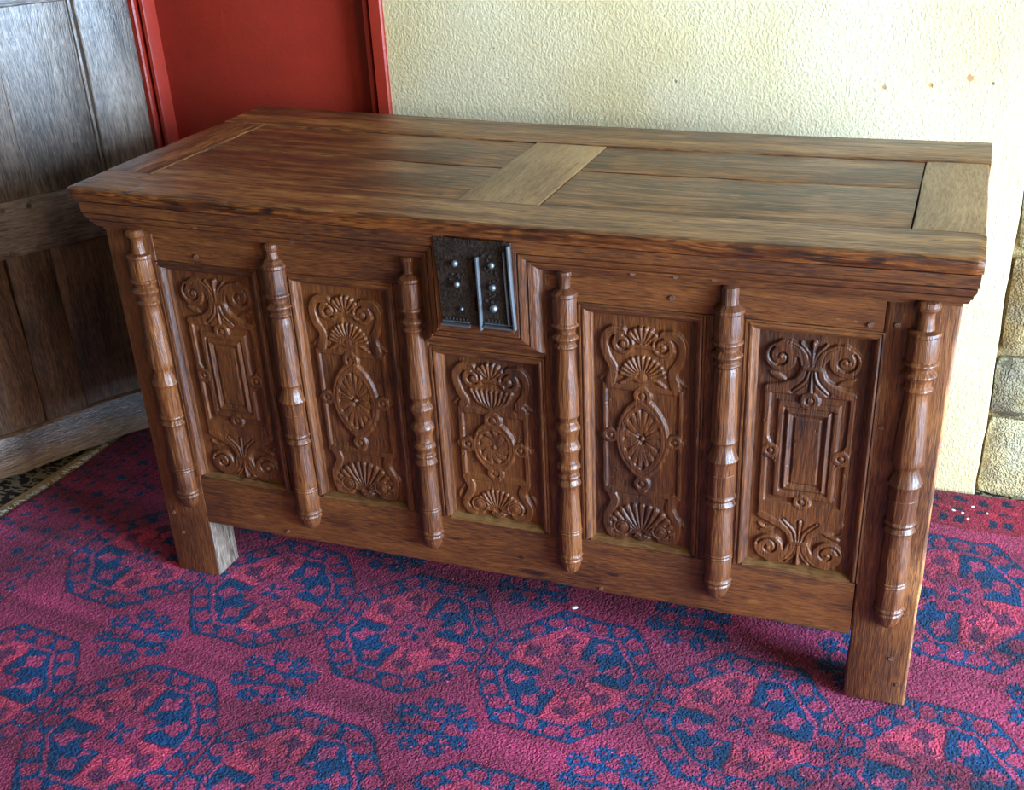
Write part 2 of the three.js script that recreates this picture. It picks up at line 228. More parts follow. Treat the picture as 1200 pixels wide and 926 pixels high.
// bare stones right of the plaster edge: each stone its own piece, children of one masonry piece of the setting
{
  const g0 = box(1.602, DOOR.x, -0.02, 2.4, WZ - 0.04, WZ - 0.026); const w = structure('wall_masonry', g0, M.warmStone);
  const rows = [[-0.014, 0.186, 'p'], [0.196, 0.335, 's'], [0.347, 0.562, 'w'], [0.572, 0.83, 's'], [0.842, 1.06, 'w'], [1.072, 1.3, 's'], [1.31, 1.52, 'w']];
  const r = rng(88);
  rows.forEach(([y0, y1, k], j) => {
    let x = 1.606; while (x < 3.9) {
      const L = (x < 1.61 ? 0.24 + 0.1 * r() : 0.22 + 0.2 * r()), x1 = x + L, sd = r() * 40, d = 0.02 + 0.012 * r();
      const g = new THREE.BoxGeometry(L, y1 - y0, d, 12, 8, 2), P = g.attributes.position, hw = L / 2, hh = (y1 - y0) / 2;
      for (let i = 0; i < P.count; i++) { let X = P.getX(i), Y = P.getY(i), Z = P.getZ(i); const ex = Math.abs(X) / hw, ey = Math.abs(Y) / hh, e = Math.max(ex, ey), cr = ex * ey; const k2 = 1 - 0.05 * cr ** 6; X *= k2; Y *= k2; if (Z > 0) Z += wobble(X + sd, Y + sd, 16, 0.006) - 0.012 * sstep(0.8, 1, e); X += wobble(Y + sd, sd, 20, 0.004); Y += wobble(X + sd, sd + 3, 14, 0.005); P.setXYZ(i, X, Y, Z); }
      g.translate(x + hw, (y0 + y1) / 2, WZ - 0.026 + d / 2); const h = fix(g, 1.0);
      part('stone', worldUV(h), k === 'p' ? M.paleStone : k === 'w' ? M.warmStone : M.stone, w); x = x1 + 0.012;
    }
  });
}
// the red door
{
  const d = new THREE.Group(); d.name = 'door_1'; d.userData.kind = 'structure'; scene.add(d);
  const y0 = -0.012, y1 = 2.0;
  part('door_leaf', boxUV(board(-0.462, 0.16, y0, y1, WZ - 0.085, WZ - 0.045, { axis: 'y', r: 0.001, n: 30, amp: 0.0008 }), 'y'), M.red, d);
  const prof = [[0, -0.09], [0, 0.006], [0.003, 0.010], [0.029, 0.010], [0.032, 0.006], [0.032, -0.012], [0.040, -0.012], [0.040, -0.004], [0.043, 0.0], [0.051, -0.001], [0.054, -0.006], [0.054, -0.09]];
  // q runs from the outside of the opening inwards, p along the depth
  const L = (x, s) => prism(prof.map(([q, z]) => [q, z]), (q, z, t) => [x + s * q, lerp(y0, 2.03 - q, t), WZ + z], 20);
  part('door_jamb', boxUV(L(0.196, -1), 'y'), M.red, d); part('door_jamb', boxUV(L(-0.502, 1), 'y'), M.red, d);
  part('door_head', boxUV(prism(prof, (q, z, t) => [lerp(-0.513 + q, 0.196 - q, t), 2.03 - q, WZ + z], 4), 'x'), M.red, d);
  const h = part('door_handle', join([board(-0.447, -0.428, 1.037, 1.16, WZ - 0.046, WZ - 0.042, { axis: 'y' }), board(-0.444, -0.34, 1.085, 1.097, WZ - 0.012, WZ - 0.002, { axis: 'x', r: 0.005 }), board(-0.443, -0.431, 1.085, 1.097, WZ - 0.043, WZ - 0.004, { axis: 'z', r: 0.005 })]), M.darkMetal, d, 'dark metal door handle');
}

// ───────────────────────── rug ─────────────────────────
const RUG = { W: 2.5, D: 1.75 };
{
  const W = 2048, H = 1434, S = W / RUG.W, cv = document.createElement('canvas'); cv.width = W; cv.height = H; const c = cv.getContext('2d'), r = rng(61);
  const FIELD = '#8a2c49', DARK = '#5c1a34', BLUE = '#08345a', SAL = '#b03850', PUR = '#5a2544', LINE = '#943352';
  c.fillStyle = FIELD; c.fillRect(0, 0, W, H); c.scale(S, S);
  const oct = (hw, hh, cw, ch) => { c.beginPath(); [[-hw + cw, -hh], [hw - cw, -hh], [hw, -hh + ch], [hw, hh - ch], [hw - cw, hh], [-hw + cw, hh], [-hw, hh - ch], [-hw, -hh + ch]].forEach(([x, y], i) => i ? c.lineTo(x, y) : c.moveTo(x, y)); c.closePath(); };
  const disc = (x, y, rx, ry = rx) => { c.beginPath(); c.ellipse(x, y, rx, ry, 0, 0, 7); c.fill(); };
  const clover = (x, y, s, ang, col) => { c.save(); c.translate(x, y); c.rotate(ang); c.fillStyle = col; for (const [a, b] of [[0, -0.85], [0.85, 0], [0, 0.85], [-0.85, 0]]) disc(a * s, b * s, 0.62 * s); disc(0, 0, 0.7 * s); c.fillRect(-0.16 * s, 0, 0.32 * s, 2.5 * s); c.beginPath(); c.moveTo(-0.75 * s, 2.9 * s); c.lineTo(0, 1.5 * s); c.lineTo(0.75 * s, 2.9 * s); c.fill(); c.restore(); };
  const star = (x, y, s) => { c.save(); c.translate(x, y); c.fillStyle = BLUE; for (let k = 0; k < 8; k++) { c.rotate(Math.PI / 4); c.fillRect(-0.2 * s, 0.2 * s, 0.4 * s, 0.85 * s); } disc(0, 0, 0.58 * s); c.fillStyle = FIELD; disc(0, 0, 0.24 * s); c.restore(); };
  function gul(x, y) {
    c.save(); c.translate(x, y);
    oct(0.163, 0.174, 0.088, 0.108); c.fillStyle = BLUE; c.fill(); c.strokeStyle = DARK; c.lineWidth = 0.003; c.stroke();
    // ring of round flowers
    const P = [[-0.06, -0.151], [0.06, -0.151], [0.142, -0.062], [0.142, 0.062], [0.06, 0.151], [-0.06, 0.151], [-0.142, 0.062], [-0.142, -0.062]], seg = []; let L = 0;
    P.forEach((p, i) => { const q = P[(i + 1) % 8], l = Math.hypot(q[0] - p[0], q[1] - p[1]); seg.push([p, q, l, L]); L += l; });
    const n = 22; for (let k = 0; k < n; k++) { const d = (k + 0.5) / n * L, s = seg.find((e) => d < e[3] + e[2]) ?? seg[7], t = (d - s[3]) / s[2]; const px = lerp(s[0][0], s[1][0], t), py = lerp(s[0][1], s[1][1], t); c.fillStyle = FIELD; disc(px + (r() - .5) * .004, py + (r() - .5) * .004, 0.0158 + r() * 0.003, 0.0148 + r() * 0.003); const e = (k + 1) / n * L, s2 = seg.find((q) => e < q[3] + q[2]) ?? seg[7], t2 = (e - s2[3]) / s2[2]; c.fillStyle = r() < 0.75 ? FIELD : LINE; const sx = lerp(s2[0][0], s2[1][0], t2), sy = lerp(s2[0][1], s2[1][1], t2), nl = Math.hypot(sx, sy); disc(sx * (1 + 0.011 / nl), sy * (1 + 0.011 / nl), 0.0042); }
    oct(0.124, 0.132, 0.07, 0.084); c.fillStyle = LINE; c.fill(); oct(0.116, 0.124, 0.066, 0.08); c.save(); c.clip();
    c.fillStyle = SAL; c.fillRect(-0.2, -0.2, 0.2, 0.2); c.fillRect(0, 0, 0.2, 0.2); c.fillStyle = BLUE; c.fillRect(0, -0.2, 0.2, 0.2); c.fillRect(-0.2, 0, 0.2, 0.2);
    c.strokeStyle = DARK; c.lineWidth = 0.004; c.beginPath(); c.moveTo(0, -0.2); c.lineTo(0, 0.2); c.moveTo(-0.2, 0); c.lineTo(0.2, 0); c.stroke(); c.restore();
    for (const [sx, sy, col] of [[1, -1, LINE], [-1, 1, LINE], [-1, -1, PUR], [1, 1, PUR]]) { clover(sx * 0.083, sy * 0.042, 0.0142, Math.atan2(sx * 0.083, -sy * 0.042), col); clover(sx * 0.036, sy * 0.094, 0.0142, Math.atan2(sx * 0.036, -sy * 0.094), col); }
    c.fillStyle = FIELD; c.beginPath(); c.rect(-0.046, -0.05, 0.092, 0.1); c.fill(); c.strokeStyle = DARK; c.lineWidth = 0.0016; c.stroke();
    for (let k = 0; k < 4; k++) { c.save(); c.rotate(Math.PI / 4 + k * Math.PI / 2); c.fillStyle = BLUE; c.beginPath(); c.ellipse(0.0165, 0, 0.0125, 0.0068, 0, 0, 7); c.fill(); c.rotate(Math.PI / 4); c.fillStyle = LINE; c.beginPath(); c.ellipse(0.0165, 0, 0.012, 0.006, 0, 0, 7); c.fill(); c.restore(); }
    c.restore();
  }
  function cluster(x, y) {
    c.save(); c.translate(x, y); c.strokeStyle = BLUE; c.lineWidth = 0.010; c.beginPath(); for (const [a, b, d, e] of [[-0.062, -0.018, 0.05, -0.03], [-0.05, 0.03, 0.062, 0.012], [-0.02, -0.05, -0.016, 0.05], [0.02, -0.05, 0.024, 0.05]]) { c.moveTo(a, b); c.lineTo(d, e); } c.stroke();
    c.fillStyle = FIELD; for (const [a, b] of [[-0.044, -0.002], [0, 0.0], [0.042, -0.006], [0.0, -0.036], [0.004, 0.036]]) { c.fillStyle = BLUE; disc(a, b, 0.0235, 0.0185); c.fillStyle = FIELD; disc(a, b, 0.0195, 0.0145); }
    for (const [a, b] of [[-0.062, -0.022], [-0.058, 0.026], [-0.026, -0.056], [0.022, -0.054], [0.06, -0.028], [0.064, 0.02], [0.03, 0.054], [-0.02, 0.056]]) star(a + (r() - .5) * .004, b + (r() - .5) * .004, 0.0195);
    c.restore();
  }
  for (let j = 0; j < 4; j++) for (let k = -1; k < 7; k++) gul(0.777 + 0.333 * k, 0.361 + 0.452 * j);
  for (let j = 0; j < 4; j++) for (let k = -1; k < 7; k++) cluster(0.777 + 0.333 * (k + 0.5), 0.361 + 0.452 * (j + 0.5));
  // left-hand border: bands of little hooked marks; back border: two rows of blots
  c.fillStyle = FIELD; c.fillRect(0, 0, 0.268, 2); c.fillStyle = BLUE;
  for (let y = 0.03; y < 1.75; y += 0.044) { const m = Math.round(y / 0.044) % 2; for (const x of [0.05, 0.098, 0.2, 0.246]) { c.fillRect(x, y + m * 0.006, 0.011, 0.016); c.fillRect(x - 0.007, y + 0.016, 0.014, 0.007); } if (m) { c.fillRect(0.018, y, 0.02, 0.012); c.fillRect(0.14, y, 0.03, 0.01); c.fillRect(0.147, y - 0.008, 0.014, 0.026); c.fillRect(0.222, y, 0.01, 0.01); } }
  c.fillStyle = DARK; c.fillRect(0.072, 0, 0.004, 2); c.fillRect(0.182, 0, 0.004, 2); c.fillRect(0.262, 0, 0.004, 2);
  c.fillStyle = '#7c1a2c'; c.fillRect(0, 0, 2.5, 0.15); c.fillStyle = '#0e1c34';
  for (let x = 0.02; x < 2.5; x += 0.052) { const m = Math.round(x / 0.052) % 2; c.fillRect(x, 0.022 + m * 0.008, 0.016, 0.02); c.fillRect(x + 0.006, 0.034 + m * .008, 0.018, 0.012); c.fillRect(x + m * 0.02, 0.105, 0.018, 0.026); c.fillRect(x - 0.004, 0.075, 0.02, 0.008); }
  c.fillStyle = '#9c2336'; for (let x = 0.04; x < 2.5; x += 0.052) c.fillRect(x, 0.06 + 0.02 * r(), 0.02, 0.012);
  // knots: sample the drawing through a jittered knot grid, with streaks of differently dyed wool
  const src = c.getImageData(0, 0, W, H).data, out = new Uint8Array(W * H * 4), bm = new Float32Array(W * H), n = makeNoise(201), n2 = makeNoise(202), kr = rng(77);
  const K = new Float32Array(1 << 16); for (let i = 0; i < K.length; i++) K[i] = kr();
  for (let y = 0; y < H; y++) for (let x = 0; x < W; x++) {
    const wx = x + 5 * (n(x / 14, y / 14, 999, 999) - 0.5) + 5 * (n2(x / 46, y / 46, 999, 999) - .5), wy = y + 5 * (n2(x / 14 + 70, y / 14, 999, 999) - 0.5) + 6 * (n(x / 60, y / 60, 999, 999) - .5);
    const kx = Math.floor(wx / 2.4), ky = Math.floor(wy / 2.4), q = K[(kx * 131 + ky * 7919) & 65535], q2 = K[(kx * 517 + ky * 331 + 99) & 65535];
    const sx = clamp(Math.round((kx + 0.5 + (q - 0.5) * 1.1) * 2.4), 0, W - 1), sy = clamp(Math.round((ky + 0.5 + (q2 - 0.5) * 1.1) * 2.4), 0, H - 1), s = (sy * W + sx) * 4, i = y * W + x, yy = H - 1 - y;
    const tone = 0.76 + 0.46 * q2 + 0.3 * (n(x / 300, y / 22, 999, 999) - 0.5) + 0.35 * (n2(x / 140, y / 140, 999, 999) - 0.5), o = (yy * W + x) * 4;
    const speck = q > 0.9985 ? 60 : 0;
    for (let j = 0; j < 3; j++) out[o + j] = clamp(src[s + j] * tone + speck, 0, 255); out[o + 3] = 255; bm[yy * W + x] = 0.25 + 0.5 * q + 0.14 * (n(x / 9, y / 9, 999, 999) - 0.5);
  }
  const map = tex(out, W, H, true), bump = grey(bm, W, H, 1, 1);
  const mat = new THREE.MeshPhysicalMaterial({ map, bumpMap: bump, bumpScale: 0.0034, roughness: 0.9, sheen: 0.3, sheenRoughness: 0.5, sheenColor: new THREE.Color().setRGB(0.4, 0.32, 0.4) });
  const place = (a, b) => { const s = 0.108 * sstep(0, 0.75, b) - 0.04 * sstep(0.85, 1.4, b); return [-0.54 + a - 0.075 * (b - 0.813) * sstep(0, 0.8, b) * 1.0 + 0.0, -0.800 + b + s * (a - 0.777)]; };
  const height = (x, z, a, b) => { let h = Math.min(-0.0003, -0.0035 + wobble(x, z, 3.1, 0.005) + wobble(x + 9, z, 9, 0.0015)); const e = Math.min(a, b, RUG.W - a, RUG.D - b); h -= 0.009 * (1 - sstep(0, 0.012, e)); return h; };
  const t = thing('patterned_rug', 'deep red wool rug with dark blue octagon flowers under the oak chest', 'rug', [0, 0, 0]);
  const NA = 220, NB = 160, pos = [], uv = [], idx = [];
  for (let j = 0; j <= NB; j++) for (let i = 0; i <= NA; i++) { const a = RUG.W * i / NA, b = RUG.D * j / NB, [x, z] = place(a, b); pos.push(x, height(x, z, a, b), z); uv.push(a / RUG.W, 1 - b / RUG.D); }
  for (let j = 0; j < NB; j++) for (let i = 0; i < NA; i++) { const p = j * (NA + 1) + i, q = p + NA + 1; idx.push(p, q, p + 1, p + 1, q, q + 1); }
  // hem down to the floor all round
  const rim = []; for (let i = 0; i < NA; i++) rim.push(i); for (let j = 0; j < NB; j++) rim.push(j * (NA + 1) + NA); for (let i = NA; i > 0; i--) rim.push(NB * (NA + 1) + i); for (let j = NB; j > 0; j--) rim.push(j * (NA + 1));
  const base = pos.length / 3; for (const k of rim) { pos.push(pos[3 * k], -0.0138, pos[3 * k + 2]); uv.push(uv[2 * k], uv[2 * k + 1]); }
  for (let k = 0; k < rim.length; k++) { const k2 = (k + 1) % rim.length; idx.push(rim[k], rim[k2], base + k2, rim[k], base + k2, base + k); }
  const g = new THREE.BufferGeometry(); g.setAttribute('position', new THREE.Float32BufferAttribute(pos, 3)); g.setAttribute('uv', new THREE.Float32BufferAttribute(uv, 2)); g.setIndex(idx); g.computeVertexNormals();
  part('pile', g, mat, t, 'deep red woollen pile');
  // flat woven end and its fringe along the left edge
  const band = []; const strip = (a0, a1, y) => { const P = [], I = []; for (let j = 0; j <= 60; j++) { const b = 0.01 + (RUG.D - 0.02) * j / 60, w = wobble(b, 3, 6, 0.004); for (const [a, h] of [[a0 + w, -0.0138], [a0 + w, y], [a1, y], [a1, -0.0138]]) { const [x, z] = place(a, b); P.push(x, h, z); } } for (let j = 0; j < 60; j++) for (let k = 0; k < 3; k++) { const p = j * 4 + k; I.push(p, p + 1, p + 5, p, p + 5, p + 4); } I.push(0, 2, 1, 0, 3, 2, 240, 241, 242, 240, 242, 243); const q = new THREE.BufferGeometry(); q.setAttribute('position', new THREE.Float32BufferAttribute(P, 3)); q.setIndex(I); return worldUV(fix(q, 0.5)); };
  part('woven_end', strip(-0.036, 0.002, -0.0095), M.kilim, t, 'tan flat-woven end of the rug');
  const tuft = new THREE.ConeGeometry(0.0016, 0.016, 5); tuft.rotateZ(Math.PI / 2 - 0.25); const list = []; const fr = rng(9);
  for (let k = 0; k < 460; k++) { const b = 0.02 + 1.7 * fr(), [x, z] = place(-0.006 + 0.012 * (fr() - 0.5), b); const q = tuft.clone(); q.scale(0.7 + 0.8 * fr(), 1, 0.8 + 0.8 * fr()); q.rotateY((fr() - 0.5) * 1.6); q.translate(x, -0.006 + 0.003 * fr(), z); list.push(q); }
  const f = part('fringe', join(list), M.wool, t, 'pale woollen fringe'); f.userData.kind = 'stuff';
}

// ───────────────────────── the oak panelling on the left ─────────────────────────
{
  const t = thing('oak_panelling', 'tall dark oak panelling with pegged rail and upright boards, left of the red door', 'panelling', [-0.65, 0.0, -0.189], Math.acos(0.4588));
  const m = M.panelling, H = 0.0, B = (x0, x1, y0, y1, z0, z1, axis, o = {}) => board(x0, x1, Math.max(y0, 0.0003), y1, z0, z1, { axis, r: 0.003, n: 14, amp: 0.0014, ...o });
  part('stile', B(0.428, 0.555, -0.01, 2.05, -0.036, 0, 'y', { n: 40, r: 0.004 }), m, t); part('stile', B(-0.72, -0.6, -0.01, 2.05, -0.036, 0, 'y'), m, t);
  part('rail', B(-0.6, 0.428, -0.004, 0.112, -0.036, 0.001, 'x', { n: 30, amp: 0.004, r: 0.007 }), M.shadedBoard, t);
  const mid = part('rail', B(-0.6, 0.428, 0.529, 0.66, -0.036, 0, 'x', { n: 30, amp: 0.002, r: 0.005 }), m, t);
  part('rail', B(-0.6, 0.428, 1.068, 1.19, -0.036, 0, 'x', { n: 20 }), m, t); part('rail', B(-0.6, 0.428, 1.93, 2.05, -0.036, 0, 'x'), m, t);
  // lower upright boards
  for (const [a, b, z] of [[-0.6, -0.36, -0.012], [-0.358, -0.16, -0.010], [-0.158, 0.03, -0.013], [0.032, 0.146, -0.011], [0.148, 0.252, -0.007], [0.254, 0.427, -0.014]]) part('board', B(a, b, 0.1, 0.535, -0.03, z, 'y', { amp: 0.0022, r: 0.003, n: 24 }), M.shadedBoard, t);
  // upper fielded panels in two boards each with a moulding by the stile
  for (const [a, b, z] of [[-0.6, -0.2, -0.010], [-0.2, 0.24, -0.0103], [0.24, 0.428, -0.010]]) for (const [y0, y1] of [[0.655, 1.075], [1.185, 1.935]]) part('panel_board', B(a, b, y0, y1, -0.028, z, 'y', { amp: 0.0003, r: 0.0008, n: 20 }), m, t);
  for (const [y0, y1] of [[0.66, 1.068], [1.19, 1.93]]) part('moulding', boxUV(prism([[0, -0.02], [0, -0.009], [0.004, -0.011], [0.007, -0.006], [0.012, -0.005], [0.015, -0.009], [0.017, -0.002], [0.017, -0.02]], (q, z, k) => [0.411 + q, H + lerp(y0, y1, k), z], 12), 'y'), m, t);
  const pg = new THREE.CylinderGeometry(0.006, 0.0065, 0.006, 12); pg.rotateX(Math.PI / 2);
  for (const [x, y] of [[0.167, 0.643], [0.227, 0.642], [0.165, 0.542], [0.225, 0.542], [-0.3, 0.642], [-0.24, 0.642], [0.395, 0.64]]) { const p = part('peg', pg, m, t); p.position.set(x, y + H, 0.0005); }
}

// ───────────────────────── the oak chest ─────────────────────────
const chest = thing('oak_chest', 'large old carved oak chest with plank lid, turned half columns and iron lock plate', 'chest');
const W = 1.5, HT = 0.839;
const sag = (x) => -0.0072 * Math.sin(Math.PI * clamp(x / W));
const sagged = (x, y, z) => [x, y + sag(x), z];
// relief carving: a height field in millimetres, x from the middle, y from the foot
class Relief {
  constructor(hw, y0, y1, step = 1) { this.hw = hw; this.y0 = y0; this.y1 = y1; this.s = step; this.nx = Math.round(2 * hw / step) + 1; this.ny = Math.round((y1 - y0) / step) + 1; this.h = new Float32Array(this.nx * this.ny); }
  each(x0, x1, y0, y1, f) { const s = this.s, i0 = Math.max(0, Math.floor((x0 + this.hw) / s)), i1 = Math.min(this.nx - 1, Math.ceil((x1 + this.hw) / s)), j0 = Math.max(0, Math.floor((y0 - this.y0) / s)), j1 = Math.min(this.ny - 1, Math.ceil((y1 - this.y0) / s)); for (let j = j0; j <= j1; j++) for (let i = i0; i <= i1; i++) { const k = j * this.nx + i, v = f(i * s - this.hw, j * s + this.y0, this.h[k]); if (v !== undefined) this.h[k] = v; } }
  rect(x0, x1, y0, y1, h, bev = 1.5, mode = 'max') { this.each(x0, x1, y0, y1, (x, y, o) => { const d = Math.min(x - x0, x1 - x, y - y0, y1 - y); if (d < 0) return; const v = mode === 'add' ? o + h * clamp(d / bev) : lerp(o, h, clamp(d / bev)); return mode === 'max' ? Math.max(o, h * clamp(d / bev)) : v; }); return this; }
  poly(P, h, bev = 1.5, mode = 'max') { const xs = P.map((p) => p[0]), ys = P.map((p) => p[1]); this.each(Math.min(...xs), Math.max(...xs), Math.min(...ys), Math.max(...ys), (x, y, o) => { let ins = false, d = 1e9; for (let i = 0, j = P.length - 1; i < P.length; j = i++) { const [ax, ay] = P[i], [bx, by] = P[j]; if ((ay > y) !== (by > y) && x < (bx - ax) * (y - ay) / (by - ay) + ax) ins = !ins; const dx = bx - ax, dy = by - ay, t = clamp(((x - ax) * dx + (y - ay) * dy) / (dx * dx + dy * dy + 1e-9)); d = Math.min(d, Math.hypot(x - ax - t * dx, y - ay - t * dy)); } if (!ins) return; const k = clamp(d / bev); return mode === 'max' ? Math.max(o, h * k) : lerp(o, h, k); }); return this; }
  stroke(P, w, h, prof = 'flat', base = 0) { const wf = typeof w === 'function' ? w : () => w, wm = Math.max(wf(0), wf(0.25), wf(0.5), wf(0.75), wf(1)) / 2 + 1; const xs = P.map((p) => p[0]), ys = P.map((p) => p[1]); const n = P.length - 1; this.each(Math.min(...xs) - wm, Math.max(...xs) + wm, Math.min(...ys) - wm, Math.max(...ys) + wm, (x, y, o) => { let d = 1e9, tt = 0; for (let i = 0; i < n; i++) { const [ax, ay] = P[i], [bx, by] = P[i + 1], dx = bx - ax, dy = by - ay, t = clamp(((x - ax) * dx + (y - ay) * dy) / (dx * dx + dy * dy + 1e-9)), q = Math.hypot(x - ax - t * dx, y - ay - t * dy); if (q < d) { d = q; tt = (i + t) / n; } } const r = wf(tt) / 2; if (d >= r) return; if (prof === 'cut') return Math.max(0, o - h * (1 - (d / r) ** 2)); if (prof === 'set') return lerp(o, h, clamp((r - d) / 1.2)); if (prof === 'round') return Math.max(o, base + (h - base) * Math.sqrt(1 - (d / r) ** 2)); if (prof === 'hollow') { const e = d / r; return Math.max(o, h * clamp((1 - e) / 0.22) * (0.55 + 0.45 * e * e)); } return Math.max(o, h * clamp((r - d) / 1.4)); }); return this; }
  dome(cx, cy, rx, h, ry = rx, base = 0) { this.each(cx - rx, cx + rx, cy - ry, cy + ry, (x, y, o) => { const q = ((x - cx) / rx) ** 2 + ((y - cy) / ry) ** 2; if (q < 1) return Math.max(o, base + (h - base) * Math.sqrt(1 - q)); }); return this; }
  disk(cx, cy, rx, ry, h, mode = 'set') { this.each(cx - rx, cx + rx, cy - ry, cy + ry, (x, y, o) => { const q = Math.sqrt(((x - cx) / rx) ** 2 + ((y - cy) / ry) ** 2); if (q < 1) { const k = clamp((1 - q) * Math.min(rx, ry) / 1.3); return mode === 'max' ? Math.max(o, h * k) : lerp(o, h, k); } }); return this; }
  mirror(f) { f(1); f(-1); return this; }
  soften(n = 1) { for (let k = 0; k < n; k++) { const a = this.h.slice(), nx = this.nx; for (let j = 1; j < this.ny - 1; j++) for (let i = 1; i < nx - 1; i++) { const p = j * nx + i; this.h[p] = (4 * a[p] + 2 * (a[p - 1] + a[p + 1] + a[p - nx] + a[p + nx]) + a[p - nx - 1] + a[p - nx + 1] + a[p + nx - 1] + a[p + nx + 1]) / 16; } } return this; }
  age(seed) { const r = rng(seed); for (let k = 0; k < 46; k++) { const x = (r() * 2 - 1) * this.hw, y = lerp(this.y0, this.y1, r()), a = r() * 3, L = 1.5 + 2 * r(); this.stroke([[x, y], [x + L * Math.cos(a), y + L * Math.sin(a)]], 2.2, 1.5, 'cut'); } const s = seed; this.each(-1e3, 1e3, -1e3, 1e3, (x, y, o) => o + wobble(x / 40 + s, y / 90 + s, 4, 0.35) + wobble(x / 3 + s, y / 60 + s, 4, 0.12)); return this; }
  mesh(cx, cy, z, thick) { // front surface and a plain back, all in metres
    const { nx, ny } = this, pos = new Float32Array((nx * ny + 4) * 3), uv = new Float32Array((nx * ny + 4) * 2), idx = [], o = [rand() * 7, rand() * 7];
    for (let j = 0; j < ny; j++) for (let i = 0; i < nx; i++) { const p = j * nx + i, x = cx + (i * this.s - this.hw) / 1e3, y = cy + (j * this.s + this.y0) / 1e3; pos.set([x, y, z + this.h[p] / 1e3], 3 * p); uv.set([y + o[0], x + o[1]], 2 * p); }
    for (let j = 0; j < ny - 1; j++) for (let i = 0; i < nx - 1; i++) { const p = j * nx + i; idx.push(p, p + 1, p + nx + 1, p, p + nx + 1, p + nx); }
    const b = nx * ny, x0 = cx - this.hw / 1e3, x1 = cx + this.hw / 1e3, ya = cy + this.y0 / 1e3, yb = cy + this.y1 / 1e3;
    [[x0, ya], [x1, ya], [x1, yb], [x0, yb]].forEach(([x, y], k) => { pos.set([x, y, z - thick], 3 * (b + k)); uv.set([y + o[0], x + o[1]], 2 * (b + k)); });
    idx.push(b, b + 2, b + 1, b, b + 3, b + 2);
    const g = new THREE.BufferGeometry(); g.setAttribute('position', new THREE.BufferAttribute(pos, 3)); g.setAttribute('uv', new THREE.BufferAttribute(uv, 2)); g.setIndex(idx); g.computeVertexNormals(); return g;
  }
}
const curve = (P, n = 40, closed = false) => new THREE.CatmullRomCurve3(P.map(([x, y]) => new THREE.Vector3(x, y, 0)), closed, 'centripetal').getPoints(n).map((p) => [p.x, p.y]);
const spiral = (cx, cy, r0, r1, a0, a1, n = 28) => Array.from({ length: n + 1 }, (_, i) => { const t = i / n, a = lerp(a0, a1, t), r = lerp(r0, r1, t ** 1.1); return [cx + r * Math.cos(a), cy + r * Math.sin(a)]; });
const arc = (cx, cy, rx, ry, a0, a1, n = 24) => Array.from({ length: n + 1 }, (_, i) => { const a = lerp(a0, a1, i / n); return [cx + rx * Math.cos(a), cy + ry * Math.sin(a)]; });
const mx = (P, s) => P.map(([x, y]) => [s * x, y]);
const PI = Math.PI;
// a volute whose band winds in around (cx, cy): groove between turns, domed eye
function volute(R, cx, cy, rad, s, eye = 4.5, dir = 1, start = 0) {
  R.disk(cx, cy, rad, rad, 5.6, 'max');
  R.stroke(spiral(cx, cy, 5.2, rad * 0.74, start, start + s * dir * PI * 2.1, 44), (t) => 2.4 + 1.8 * t, 5, 'cut');
  R.dome(cx, cy, eye, 7.5, eye, 3);
}
function fan(R, cx, cy, r0, r1, a0, a1, n, h = 6, ry = 1, wide = 0.95) {
  for (let k = 0; k < n; k++) { const a = lerp(a0, a1, (k + 0.5) / n), u = Math.cos(a), v = Math.sin(a) * ry; const bend = (a - PI / 2) * 0.12; const P = curve([[cx + u * r0, cy + v * r0], [cx + Math.cos(a + bend * .4) * (r0 + r1) / 2, cy + Math.sin(a + bend * .4) * ry * (r0 + r1) / 2], [cx + u * r1, cy + v * r1]], 10); const w1 = Math.abs(a1 - a0) / n * r1 * wide, w0 = Math.max(1.6, Math.abs(a1 - a0) / n * r0 * wide); R.stroke(P, (t) => lerp(w0, w1, t), h, 'round', 1.2); }
}
function loop(R, cx, cy, r, w = 8.5) { R.disk(cx, cy, r + w / 2, r + w / 2, 6.6, 'max'); R.disk(cx, cy, r - w / 2 + 1, r - w / 2 + 1, 3.8); R.dome(cx, cy, Math.max(3.6, r - w / 2 - 0.6), 7, Math.max(3.6, r - w / 2 - 0.6), 3.6); }
